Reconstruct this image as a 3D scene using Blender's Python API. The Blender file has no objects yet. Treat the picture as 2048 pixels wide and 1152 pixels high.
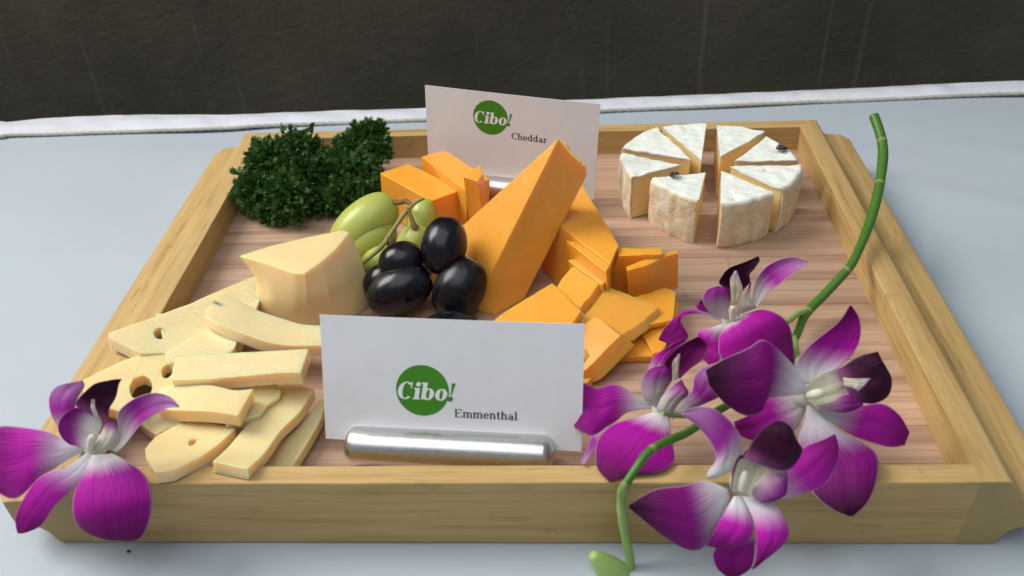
import bpy, bmesh, math, random
from mathutils import Vector, Matrix, noise
from mathutils.geometry import tessellate_polygon

# ------------------------------------------------------------------ camera, light, exposure
CM = 0.01
scene = bpy.context.scene
COL = scene.collection
cam_data = bpy.data.cameras.new('camera')
cam = bpy.data.objects.new('camera', cam_data)
COL.objects.link(cam)
cam.location = Vector((1.737, -33.393, 26.912)) * CM
cam.rotation_euler = (0.92234, 0.04259, 0.03333)
cam_data.sensor_fit = 'HORIZONTAL'
cam_data.sensor_width = 36.0
cam_data.lens = 36.0 * 1735.8 / 2048.0
cam_data.clip_start = 0.01
cam_data.clip_end = 50.0
cam_data.dof.use_dof = True
cam_data.dof.focus_distance = 0.41
cam_data.dof.aperture_fstop = 16.0
scene.camera = cam

world = bpy.data.worlds.new('World')
scene.world = world
world.use_nodes = True
bg = world.node_tree.nodes['Background']
bg.inputs['Color'].default_value = (0.74, 0.86, 1.0, 1.0)
bg.inputs['Strength'].default_value = 0.24

def area_light(name, loc, target, size, size_y, power, color):
    d = bpy.data.lights.new(name, 'AREA')
    d.shape = 'RECTANGLE'; d.size = size; d.size_y = size_y
    d.energy = power; d.color = color
    o = bpy.data.objects.new(name, d); COL.objects.link(o)
    o.location = loc
    o.rotation_euler = (Vector(target) - Vector(loc)).to_track_quat('-Z', 'Y').to_euler()
    return o
area_light('daylight_opening', (-1.45, 0.32, 1.55), (0.0, 0.0, 0.0), 0.95, 1.15, 44.0, (1.0, 0.965, 0.90))
area_light('overhead_front_fill', (-0.15, -0.45, 1.45), (0.0, 0.0, 0.0), 1.3, 1.2, 8.5, (0.93, 0.97, 1.0))  # added soft fill for the sky overhead, set forward to brighten the upright cards

scene.view_settings.view_transform = 'Standard'
scene.view_settings.look = 'None'
scene.view_settings.exposure = 0.15
scene.view_settings.gamma = 1.0
scene.cycles.use_denoising = True
scene.cycles.max_bounces = 10
scene.cycles.transmission_bounces = 8

# ------------------------------------------------------------------ layout: centimetres, x right, y away from the viewer, z up, origin under the tray centre
PRISMS = {
 'ched_block_front': {"top":[[-7.55,6.59,4.35],[-7.2,6.83,4.35],[-6.85,7.08,4.35],[-6.49,7.3,4.35],[-6.16,7.55,4.35],[-5.86,7.26,4.35],[-5.54,6.99,4.35],[-5.2,6.71,4.34],[-4.92,6.41,4.35],[-4.6,6.13,4.34],[-4.3,5.85,4.34],[-4.01,5.56,4.35],[-3.69,5.29,4.36],[-3.39,4.99,4.35],[-3.07,4.72,4.35],[-3.42,4.44,4.36],[-3.81,4.17,4.35],[-4.17,3.91,4.35],[-4.52,3.65,4.35],[-4.81,3.95,4.35],[-5.11,4.25,4.35],[-5.41,4.52,4.35],[-5.72,4.83,4.35],[-6.03,5.11,4.35],[-6.35,5.43,4.35],[-6.63,5.71,4.35],[-6.94,6.0,4.35],[-7.26,6.29,4.35]],"dn":[-0.16,-0.02,-2.44],"holes":[]},
 'ched_block_back': {"top":[[-5.38,7.37,4.85],[-5.01,7.57,4.86],[-4.64,7.77,4.84],[-4.28,7.93,4.85],[-3.98,7.81,4.85],[-3.71,7.45,4.85],[-3.45,7.17,4.85],[-3.21,6.84,4.84],[-2.93,6.49,4.85],[-2.66,6.17,4.84],[-2.37,5.84,4.85],[-2.12,5.51,4.85],[-1.87,5.18,4.85],[-1.59,4.85,4.85],[-1.85,4.54,4.85],[-2.13,4.24,4.85],[-2.4,3.92,4.86],[-2.67,3.62,4.85],[-2.91,3.96,4.87],[-3.15,4.31,4.85],[-3.42,4.66,4.85],[-3.65,5.0,4.85],[-3.9,5.33,4.86],[-4.14,5.66,4.85],[-4.39,6.01,4.85],[-4.64,6.38,4.85],[-4.88,6.71,4.85],[-5.12,7.03,4.86]],"dn":[-0.32,0.52,-2.94],"holes":[]},
 'ched_upright_left': {"top":[[-2.8,3.59,5.75],[-2.62,3.89,5.74],[-2.43,4.17,5.75],[-2.19,4.5,5.74],[-2.04,4.75,5.75],[-1.97,4.47,5.75],[-1.91,4.15,5.74],[-1.81,3.84,5.75],[-1.95,3.43,5.75],[-2.05,3.08,5.75],[-2.26,3.26,5.75],[-2.5,3.41,5.75]],"dn":[0.08,0.37,-3.25],"holes":[]},
 'ched_block_right': {"top":[[2.12,-0.02,4.9],[2.36,-0.35,4.9],[2.62,-0.69,4.9],[2.85,-1.04,4.9],[3.08,-1.39,4.9],[3.33,-1.7,4.9],[3.57,-2.04,4.9],[3.79,-2.36,4.9],[4.05,-2.71,4.9],[4.17,-2.37,4.9],[4.26,-2.01,4.89],[4.37,-1.68,4.9],[4.5,-1.34,4.9],[4.39,-0.94,4.9],[4.29,-0.54,4.9],[4.17,-0.11,4.89],[4.08,0.3,4.9],[3.94,0.7,4.9],[3.83,1.11,4.9],[3.73,1.53,4.9],[3.62,1.95,4.9],[3.49,2.33,4.9],[3.38,2.76,4.9],[3.27,3.16,4.91],[3.14,3.59,4.9],[3.05,3.99,4.9],[2.93,4.31,4.9],[2.77,4.62,4.89],[2.63,4.94,4.9],[2.51,5.25,4.9],[2.37,4.85,4.89],[2.24,4.42,4.9],[2.11,4.03,4.89],[1.99,3.61,4.9],[1.84,3.16,4.9],[1.74,2.73,4.9],[1.57,2.36,4.9],[1.43,1.92,4.9],[1.32,1.51,4.9],[1.52,1.12,4.9],[1.71,0.75,4.9],[1.92,0.36,4.9]],"dn":[-0.33,-0.37,-2.99],"holes":[]},
 'ched_lean': {"top":[[2.13,-0.61,4.75],[2.36,-0.69,4.75],[2.61,-0.75,4.75],[2.84,-1.07,4.74],[3.1,-1.37,4.76],[3.31,-1.69,4.75],[3.56,-1.99,4.75],[3.8,-2.35,4.75],[4.03,-2.65,4.75],[3.93,-2.88,4.75],[3.84,-3.08,4.75],[3.57,-2.74,4.75],[3.32,-2.37,4.75],[3.1,-2.04,4.74],[2.85,-1.68,4.76],[2.61,-1.31,4.76],[2.37,-0.97,4.75]],"dn":[0.24,-0.1,-2.55],"holes":[]},
 'ched_stand_back': {"top":[[4.4,-1.25,4.7],[4.79,-1.23,4.72],[5.21,-1.29,4.7],[5.62,-1.3,4.7],[6.02,-1.28,4.71],[6.42,-1.3,4.7],[6.39,-1.56,4.69],[6.39,-1.77,4.7],[6.04,-1.8,4.7],[5.67,-1.79,4.72],[5.24,-1.84,4.7],[4.87,-1.84,4.7],[4.47,-1.87,4.7],[4.48,-1.53,4.69]],"dn":[-0.62,0.1,-2.2],"holes":[]},
 'ched_stand_front': {"top":[[4.76,-2.32,4.45],[5.14,-2.08,4.44],[5.57,-1.83,4.47],[5.87,-1.63,4.45],[6.18,-1.53,4.46],[6.51,-1.37,4.45],[6.85,-1.21,4.45],[7.17,-1.08,4.45],[7.13,-1.39,4.45],[6.75,-1.52,4.46],[6.33,-1.75,4.44],[5.91,-2.07,4.43],[5.6,-2.27,4.43],[5.15,-2.46,4.43],[4.78,-2.66,4.45]],"dn":[0.18,0.19,-2.1],"holes":[]},
 'ched_flat_right': {"top":[[5.36,-2.02,2.76],[5.7,-2.12,2.76],[6.04,-2.21,2.75],[6.44,-2.35,2.72],[6.78,-2.44,2.73],[6.99,-2.59,2.71],[7.14,-2.78,2.7],[7.04,-3.19,2.69],[7.0,-3.57,2.63],[6.91,-4.08,2.59],[6.76,-4.39,2.58],[6.54,-4.73,2.55],[6.37,-5.05,2.52],[6.31,-5.34,2.48],[6.1,-5.71,2.45],[5.71,-5.82,2.45],[5.63,-5.45,2.46],[5.47,-4.99,2.5],[5.32,-4.58,2.56],[5.13,-4.24,2.56],[5.0,-3.8,2.62],[5.07,-3.44,2.64],[5.13,-3.06,2.66],[5.19,-2.67,2.7],[5.27,-2.34,2.71]],"dn":[-0.0,0.03,-0.35],"holes":[]},
 'ched_flat_front': {"top":[[3.96,-5.8,2.25],[4.34,-5.81,2.25],[4.67,-5.8,2.25],[5.06,-5.78,2.26],[5.42,-5.78,2.25],[5.77,-5.76,2.25],[5.68,-5.41,2.25],[5.61,-5.03,2.24],[5.52,-4.69,2.26],[5.43,-4.32,2.25],[5.09,-4.45,2.25],[4.76,-4.59,2.25],[4.41,-4.7,2.25],[4.26,-5.07,2.25],[4.1,-5.43,2.24]],"dn":[-0.0,-0.0,-0.33],"holes":[]},
 'ched_moist_big': {"top":[[3.73,-3.15,3.72],[3.94,-2.85,3.76],[4.35,-2.98,3.66],[4.65,-3.08,3.6],[5.02,-3.3,3.54],[5.39,-3.42,3.44],[5.75,-3.49,3.37],[6.13,-3.69,3.27],[5.95,-3.94,3.22],[5.67,-4.21,3.23],[5.46,-4.49,3.18],[5.2,-4.7,3.16],[4.93,-4.98,3.13],[4.62,-5.2,3.14],[4.4,-5.41,3.11],[4.12,-5.65,3.09],[3.85,-5.98,3.08],[3.57,-6.24,3.03],[3.28,-6.4,3.06],[2.98,-6.63,3.03],[2.62,-6.83,3.03],[2.6,-6.33,3.12],[2.48,-5.98,3.24],[2.48,-5.5,3.35],[2.46,-5.1,3.45],[2.67,-4.77,3.52],[2.94,-4.4,3.53],[3.13,-4.16,3.56],[3.35,-3.78,3.64],[3.56,-3.43,3.68]],"dn":[0.05,-0.34,-0.37],"holes":[]},
 'ched_moist_front': {"top":[[1.81,-5.87,3.01],[2.12,-5.65,3.16],[2.41,-5.48,3.31],[2.69,-5.25,3.43],[3.01,-5.02,3.58],[3.31,-4.82,3.7],[3.59,-5.1,3.67],[3.81,-5.33,3.62],[4.04,-5.66,3.59],[4.31,-5.9,3.55],[4.03,-6.14,3.41],[3.7,-6.41,3.24],[3.46,-6.64,3.09],[3.16,-6.91,2.95],[2.85,-7.16,2.8],[2.54,-7.23,2.71],[2.2,-7.28,2.62],[2.09,-6.94,2.71],[2.03,-6.56,2.81],[1.88,-6.18,2.91]],"dn":[0.64,-0.01,-0.55],"holes":[]},
 'ched_chip': {"top":[[1.8,-6.59,2.4],[2.14,-6.66,2.41],[2.47,-6.77,2.4],[2.81,-6.82,2.4],[2.98,-7.02,2.41],[3.14,-7.21,2.4],[2.89,-7.5,2.4],[2.51,-7.59,2.4],[2.16,-7.7,2.4],[1.79,-7.78,2.4],[1.79,-7.38,2.4],[1.78,-6.99,2.4]],"dn":[-0.0,-0.0,-0.45],"holes":[]},
 'ched_top_front': {"top":[[-1.05,-4.84,3.49],[-0.74,-4.53,3.56],[-0.43,-4.25,3.62],[-0.1,-3.99,3.69],[0.17,-3.79,3.73],[0.41,-3.63,3.79],[0.69,-3.46,3.84],[0.93,-3.24,3.89],[1.24,-3.05,3.95],[1.5,-2.86,4.0],[1.7,-3.11,4.0],[1.89,-3.43,3.98],[2.1,-3.78,3.99],[2.27,-4.11,3.97],[2.52,-4.43,3.97],[2.74,-4.75,3.95],[2.57,-5.02,3.91],[2.44,-5.28,3.86],[2.3,-5.54,3.82],[1.89,-5.62,3.76],[1.44,-5.68,3.69],[1.04,-5.73,3.64],[0.57,-5.81,3.58],[0.24,-5.58,3.56],[-0.09,-5.44,3.54],[-0.39,-5.27,3.53],[-0.72,-5.02,3.5]],"dn":[0.07,0.06,-0.54],"holes":[]},
 'ched_top_back': {"top":[[1.95,-2.27,3.83],[2.19,-1.91,3.89],[2.36,-1.65,3.95],[2.65,-1.57,4.0],[2.87,-1.88,4.01],[3.11,-2.21,3.99],[3.36,-2.56,4.01],[3.56,-2.9,4.0],[3.35,-3.24,3.93],[3.16,-3.67,3.87],[2.89,-3.93,3.78],[2.69,-4.33,3.73],[2.44,-3.98,3.73],[2.18,-3.66,3.72],[1.96,-3.26,3.72],[1.67,-2.93,3.72],[1.78,-2.63,3.77]],"dn":[0.32,-0.0,-0.5],"holes":[]},
 'ched_fan_low': {"top":[[2.23,-1.27,4.1],[2.6,-1.12,4.1],[2.86,-1.44,4.1],[3.13,-1.72,4.11],[3.38,-2.04,4.1],[3.68,-2.35,4.11],[3.92,-2.68,4.1],[3.84,-2.91,4.11],[3.67,-3.18,4.1],[3.46,-2.89,4.1],[3.19,-2.53,4.1],[2.93,-2.24,4.1],[2.7,-1.92,4.09],[2.48,-1.62,4.1]],"dn":[0.22,-0.08,-1.8],"holes":[]},
 'ched_fan_right': {"top":[[4.98,-2.91,3.15],[5.36,-2.74,3.17],[5.76,-2.56,3.13],[6.14,-2.37,3.16],[6.55,-2.19,3.16],[6.8,-2.34,3.15],[7.01,-2.47,3.11],[6.94,-2.88,3.07],[6.87,-3.36,3.02],[6.79,-3.82,2.98],[6.67,-4.22,2.94],[6.31,-4.35,2.95],[5.87,-4.49,2.97],[5.46,-4.62,2.95],[5.34,-4.15,3.0],[5.21,-3.77,3.05],[5.17,-3.35,3.1]],"dn":[-0.01,0.03,-0.28],"holes":[]},
 'emm_hole': {"top":[[-17.16,-8.88,4.01],[-16.92,-8.61,3.97],[-16.71,-8.31,3.95],[-16.44,-8.02,3.92],[-16.22,-7.74,3.89],[-15.98,-7.53,3.87],[-15.73,-7.31,3.83],[-15.46,-7.1,3.8],[-15.24,-6.98,3.78],[-15.04,-6.83,3.75],[-14.64,-6.87,3.71],[-14.27,-6.94,3.65],[-13.89,-6.99,3.6],[-13.57,-7.14,3.56],[-13.24,-7.28,3.52],[-12.94,-7.42,3.48],[-12.82,-7.81,3.47],[-12.68,-8.19,3.43],[-12.53,-8.59,3.42],[-12.41,-8.97,3.39],[-12.29,-9.36,3.38],[-12.7,-9.47,3.43],[-13.15,-9.57,3.49],[-13.57,-9.67,3.54],[-14.02,-9.65,3.61],[-14.46,-9.62,3.66],[-14.66,-9.83,3.68],[-14.85,-10.05,3.71],[-15.07,-10.28,3.73],[-15.44,-10.18,3.77],[-15.8,-10.1,3.82],[-16.09,-9.94,3.86],[-16.38,-9.78,3.9],[-16.67,-9.6,3.94],[-16.92,-9.25,3.97]],"dn":[-0.07,0.0,-0.55],"holes":[[[-14.3,-9.2,3.64],[-14.3,-9.34,3.64],[-14.36,-9.45,3.65],[-14.43,-9.53,3.65],[-14.5,-9.61,3.66],[-14.6,-9.6,3.68],[-14.71,-9.58,3.69],[-14.82,-9.52,3.7],[-14.93,-9.46,3.72],[-15.02,-9.33,3.73],[-15.11,-9.19,3.74],[-15.17,-9.03,3.75],[-15.22,-8.87,3.76],[-15.22,-8.72,3.76],[-15.21,-8.57,3.76],[-15.17,-8.44,3.76],[-15.09,-8.38,3.75],[-15.02,-8.31,3.74],[-14.92,-8.27,3.72],[-14.81,-8.3,3.71],[-14.69,-8.36,3.7],[-14.58,-8.44,3.68],[-14.49,-8.58,3.67],[-14.4,-8.72,3.66],[-14.34,-8.88,3.65],[-14.32,-9.04,3.64]],[[-13.87,-7.99,3.59],[-13.86,-8.09,3.59],[-13.88,-8.18,3.59],[-13.91,-8.26,3.6],[-13.96,-8.3,3.6],[-14.01,-8.31,3.61],[-14.08,-8.3,3.62],[-14.15,-8.25,3.63],[-14.21,-8.18,3.64],[-14.26,-8.08,3.64],[-14.31,-7.97,3.65],[-14.33,-7.86,3.65],[-14.33,-7.75,3.65],[-14.33,-7.65,3.65],[-14.29,-7.59,3.65],[-14.24,-7.53,3.64],[-14.18,-7.52,3.64],[-14.11,-7.54,3.63],[-14.05,-7.59,3.62],[-13.98,-7.67,3.61],[-13.93,-7.77,3.6],[-13.89,-7.88,3.6]]]},
 'emm_ragged': {"top":[[-10.72,-9.64,3.91],[-10.44,-9.42,3.88],[-10.15,-9.19,3.85],[-9.87,-9.01,3.82],[-9.61,-8.82,3.79],[-9.32,-8.65,3.75],[-9.34,-8.87,3.74],[-9.35,-9.11,3.73],[-9.09,-9.12,3.69],[-9.07,-9.49,3.67],[-9.24,-9.7,3.68],[-9.4,-9.92,3.69],[-9.49,-10.21,3.69],[-9.56,-10.5,3.69],[-9.93,-10.7,3.73],[-10.31,-10.95,3.78],[-10.68,-11.14,3.82],[-10.69,-10.76,3.85],[-10.7,-10.39,3.87],[-10.72,-10.0,3.88]],"dn":[-0.06,0.02,-0.39],"holes":[]},
 'emm_end': {"top":[[-15.09,-9.6,2.6],[-14.81,-9.48,2.6],[-14.53,-9.3,2.59],[-14.23,-9.17,2.6],[-13.86,-9.35,2.6],[-13.48,-9.53,2.6],[-13.12,-9.73,2.6],[-13.38,-9.98,2.6],[-13.66,-10.21,2.6],[-13.93,-10.44,2.6],[-14.21,-10.26,2.59],[-14.51,-10.07,2.6],[-14.81,-9.84,2.61]],"dn":[-0.0,-0.0,-0.6],"holes":[]},
 'emm_left': {"top":[[-17.06,-6.18,4.2],[-16.79,-5.88,4.13],[-16.53,-5.6,4.07],[-16.26,-5.31,4.01],[-15.98,-5.02,3.94],[-15.72,-4.74,3.87],[-15.43,-4.41,3.81],[-15.15,-4.07,3.74],[-14.86,-3.74,3.66],[-14.56,-3.42,3.59],[-14.29,-3.07,3.52],[-14.0,-2.74,3.45],[-13.7,-2.45,3.38],[-13.42,-2.16,3.31],[-13.12,-1.89,3.23],[-12.81,-1.6,3.16],[-12.51,-1.32,3.1],[-12.36,-1.62,3.08],[-12.19,-1.94,3.07],[-12.01,-2.25,3.05],[-11.84,-2.55,3.04],[-11.84,-2.97,3.06],[-11.82,-3.38,3.08],[-11.81,-3.79,3.1],[-11.81,-4.21,3.12],[-11.8,-4.63,3.14],[-11.78,-5.04,3.16],[-11.79,-5.46,3.18],[-11.78,-5.87,3.2],[-12.14,-6.05,3.28],[-12.5,-6.23,3.35],[-12.86,-6.4,3.43],[-13.2,-6.58,3.5],[-13.54,-6.68,3.57],[-13.88,-6.77,3.64],[-14.22,-6.86,3.71],[-14.62,-6.96,3.78],[-15.01,-7.07,3.86],[-15.41,-7.17,3.95],[-15.78,-7.01,4.0],[-16.16,-6.82,4.07],[-16.54,-6.65,4.13],[-16.93,-6.49,4.19]],"dn":[-0.1,-0.03,-0.54],"holes":[[[-14.87,-5.7,3.77],[-14.85,-5.81,3.77],[-14.83,-5.92,3.77],[-14.85,-6.02,3.78],[-14.89,-6.09,3.79],[-14.95,-6.13,3.8],[-15.02,-6.14,3.82],[-15.09,-6.13,3.83],[-15.18,-6.08,3.85],[-15.25,-6.01,3.86],[-15.31,-5.91,3.86],[-15.37,-5.81,3.87],[-15.4,-5.7,3.87],[-15.4,-5.59,3.86],[-15.39,-5.5,3.85],[-15.35,-5.43,3.84],[-15.29,-5.37,3.83],[-15.22,-5.36,3.82],[-15.14,-5.37,3.8],[-15.06,-5.43,3.79],[-14.98,-5.49,3.78],[-14.92,-5.59,3.77]]]},
 'emm_front_left': {"top":[[-13.02,-12.84,3.91],[-13.15,-12.58,3.87],[-13.27,-12.33,3.85],[-13.23,-11.99,3.8],[-13.15,-11.63,3.75],[-12.96,-11.35,3.7],[-12.74,-11.07,3.67],[-12.54,-10.77,3.62],[-12.16,-10.78,3.61],[-11.79,-10.79,3.61],[-11.41,-10.82,3.6],[-11.06,-10.92,3.61],[-10.7,-11.01,3.62],[-10.36,-11.12,3.62],[-10.45,-11.42,3.67],[-10.57,-11.71,3.71],[-10.68,-12.01,3.75],[-10.91,-12.4,3.8],[-11.13,-12.76,3.86],[-11.36,-12.97,3.89],[-11.61,-13.21,3.93],[-11.85,-13.42,3.96],[-12.13,-13.49,3.97],[-12.4,-13.54,3.99],[-12.61,-13.3,3.96],[-12.82,-13.06,3.93]],"dn":[-0.01,-0.07,-0.5],"holes":[[[-11.61,-11.78,3.74],[-11.57,-11.84,3.74],[-11.55,-11.91,3.75],[-11.56,-11.99,3.76],[-11.58,-12.06,3.77],[-11.62,-12.09,3.78],[-11.67,-12.12,3.78],[-11.73,-12.11,3.78],[-11.77,-12.05,3.78],[-11.81,-12.0,3.77],[-11.83,-11.92,3.76],[-11.84,-11.84,3.75],[-11.81,-11.77,3.74],[-11.76,-11.74,3.73],[-11.71,-11.72,3.73],[-11.66,-11.73,3.73]]]},
}
STRIPS = {
 'emm_under': {"L":[[-15.87,-4.27,3.72],[-15.3,-3.9,3.5],[-14.35,-2.0,3.0],[-12.83,0.13,2.5],[-11.84,0.65,2.4]],"R":[[-14.69,-6.42,3.72],[-13.98,-5.53,3.5],[-12.96,-4.28,3.0],[-11.57,-2.25,2.5],[-10.62,-1.38,2.4]],"th":0.4},
 'emm_moist_end': {"L":[[-14.28,-7.31,4.05],[-13.38,-6.01,3.95],[-12.65,-5.31,3.85],[-11.69,-4.93,3.8]],"R":[[-13.79,-7.8,4.05],[-12.78,-7.52,3.95],[-11.71,-7.09,3.85],[-11.64,-6.15,3.8]],"th":0.5},
 'emm_bent': {"L":[[-13.02,-4.67,4.55],[-12.83,-3.95,4.45],[-11.82,-4.32,4.25],[-11.08,-4.63,4.05],[-10.0,-4.98,3.9],[-9.11,-5.25,3.8],[-7.91,-5.34,3.75]],"R":[[-13.11,-5.55,4.55],[-12.11,-6.11,4.45],[-11.06,-6.46,4.25],[-10.06,-6.72,4.05],[-9.12,-6.75,3.9],[-8.04,-6.62,3.8],[-7.56,-6.57,3.75]],"th":0.55},
 'emm_bar_top': {"L":[[-13.31,-8.32,4.75],[-12.33,-8.25,4.75],[-11.17,-8.12,4.75],[-9.57,-8.08,4.8],[-8.05,-7.98,4.8]],"R":[[-13.0,-9.64,4.75],[-11.88,-9.62,4.75],[-10.11,-9.45,4.75],[-8.93,-9.35,4.8],[-8.05,-9.36,4.8]],"th":0.62},
 'emm_bar_low': {"L":[[-13.61,-9.63,4.3],[-12.96,-9.54,4.4],[-11.54,-9.67,4.5],[-10.48,-9.98,4.5],[-9.82,-9.85,4.45]],"R":[[-13.38,-10.68,4.3],[-12.59,-10.91,4.4],[-11.48,-11.05,4.5],[-10.57,-11.16,4.5],[-10.0,-11.27,4.45]],"th":0.62},
 'emm_front_mid': {"L":[[-10.58,-12.96,3.9],[-10.29,-11.97,3.65],[-9.97,-10.57,3.5],[-9.59,-9.13,3.4],[-9.25,-8.17,3.3]],"R":[[-9.2,-13.31,3.9],[-8.9,-12.32,3.65],[-8.67,-11.15,3.5],[-8.19,-10.01,3.4],[-7.95,-8.7,3.3]],"th":0.5},
 'emm_front_right': {"L":[[-9.69,-12.04,2.5],[-9.14,-11.22,2.55],[-8.33,-10.03,2.65],[-7.78,-8.81,2.8]],"R":[[-8.22,-12.05,2.5],[-7.9,-10.98,2.55],[-7.6,-9.77,2.65],[-7.53,-8.53,2.8]],"th":0.5},
}
CHED_WEDGE = {"A0":[1.92,0.88,9.2],"B0":[-2.21,-1.99,1.91],"Bf":[-1.18,-2.6,1.91],"Br":[0.17,-1.36,1.91],"E0":[3.17,1.79,7.3],"E1":[3.17,1.57,6.8],"Em":[2.45,1.3,8.2],"D0":[-5.3,1.29,1.91],"D1":[-1.7,2.69,1.91]}
EMM_WEDGE = [[[-12.43,-2.6,1.91],[-11.41,-1.5,1.91],[-9.24,-0.38,1.91],[-7.52,-0.42,1.91],[-7.02,-1.4,1.91],[-7.55,-2.33,1.91],[-8.35,-3.04,1.91],[-9.71,-3.51,1.91],[-10.34,-3.36,1.91],[-11.53,-2.91,1.91]],[[-12.22,-2.37,2.9],[-11.22,-1.44,2.9],[-9.12,-0.1,2.9],[-7.65,0.06,2.9],[-7.1,-1.19,2.9],[-7.64,-2.28,2.9],[-8.42,-3.0,2.9],[-9.52,-3.52,2.9],[-10.08,-3.44,2.9],[-11.3,-2.94,2.9]],[[-11.92,-2.16,4.0],[-11.06,-1.17,4.0],[-9.19,-0.01,4.0],[-8.07,0.38,4.0],[-7.35,-0.71,4.0],[-7.85,-2.03,4.0],[-8.44,-3.07,4.0],[-9.3,-3.55,4.0],[-9.81,-3.47,4.0],[-10.97,-2.9,4.0]],[[-12.57,-1.87,5.0],[-11.33,-1.11,5.0],[-9.64,-0.39,5.0],[-8.15,0.11,5.0],[-7.82,-0.11,5.0],[-8.21,-1.48,5.0],[-8.71,-2.55,5.0],[-9.22,-3.28,5.0],[-9.66,-3.27,5.0],[-11.05,-2.53,5.0]]]
CAMEMBERT = {"z0":1.896,"z1":4.5,"w":[[[8.17,6.55,4.5],[5.17,7.98,4.5],[5.59,5.52,4.5]],[[9.37,5.77,4.5],[6.54,5.13,4.5],[8.54,3.03,4.5]],[[8.79,7.17,4.5],[5.32,8.59,4.5],[7.28,10.91,4.5]],[[9.35,7.09,4.5],[7.76,11.01,4.5],[10.15,11.25,4.5]],[[10.38,7.42,4.5],[10.81,11.03,4.5],[13.25,10.18,4.5]],[[11.04,6.85,4.5],[13.26,9.42,4.5],[14.28,6.87,4.5]],[[10.74,6.34,4.5],[14.39,6.23,4.5],[12.9,3.85,4.5]],[[10.19,5.89,4.5],[12.36,3.54,4.5],[9.72,2.62,4.5]]]}
FLIES = [[7.71,5.25,4.55],[13.6,7.76,4.53]]
GRAPES = [["k",[-3.39,-0.9,4.75],[0.173,0.746,0.643],1.37,1.05],["k",[-5.38,-1.19,4.1],[0.943,0.238,0.232],1.05,0.94],["k",[-5.41,-2.12,3.2],[0.888,0.313,0.336],1.6,1.12],["k",[-2.7,-2.17,3.25],[0.481,0.55,0.683],1.54,1.16],["k",[-6.31,-1.29,3.05],[0.774,0.414,0.479],1.02,0.88],["k",[-2.94,-4.77,2.75],[0.996,0.086,0.027],1.47,1.0],["g",[-7.96,3.04,3.3],[0.74,0.437,0.512],2.12,1.26],["g",[-5.06,3.12,3.4],[0.187,0.601,0.777],1.31,0.75],["g",[-5.2,1.07,3.5],[0.434,0.562,0.704],1.06,0.8],["g",[-7.77,2.55,2.75],[0.795,0.399,0.457],1.66,1.11],["g",[-6.71,0.35,3.0],[0.943,0.238,0.232],0.96,0.77]]
GRAPE_STEM = [[[-7.58,-0.77,3.5,0.09],[-6.81,-0.63,4.1,0.1],[-6.32,-0.1,4.35,0.12],[-6.18,0.4,4.4,0.12],[-5.7,1.24,4.8,0.1],[-5.33,1.94,5.0,0.12],[-5.01,2.36,5.1,0.1],[-4.63,2.55,5.2,0.07]],[[-5.2,2.12,5.05,0.1],[-5.57,2.63,5.0,0.13],[-5.95,2.99,4.7,0.12],[-6.36,3.63,4.35,0.15]],[[-5.4,1.89,5.0,0.12],[-5.2,1.49,4.8,0.1],[-5.05,1.16,4.5,0.12],[-4.97,1.12,4.35,0.2]],[[-6.24,0.32,4.4,0.12],[-6.07,0.21,4.3,0.12],[-6.1,0.09,4.1,0.16]]]
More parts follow.
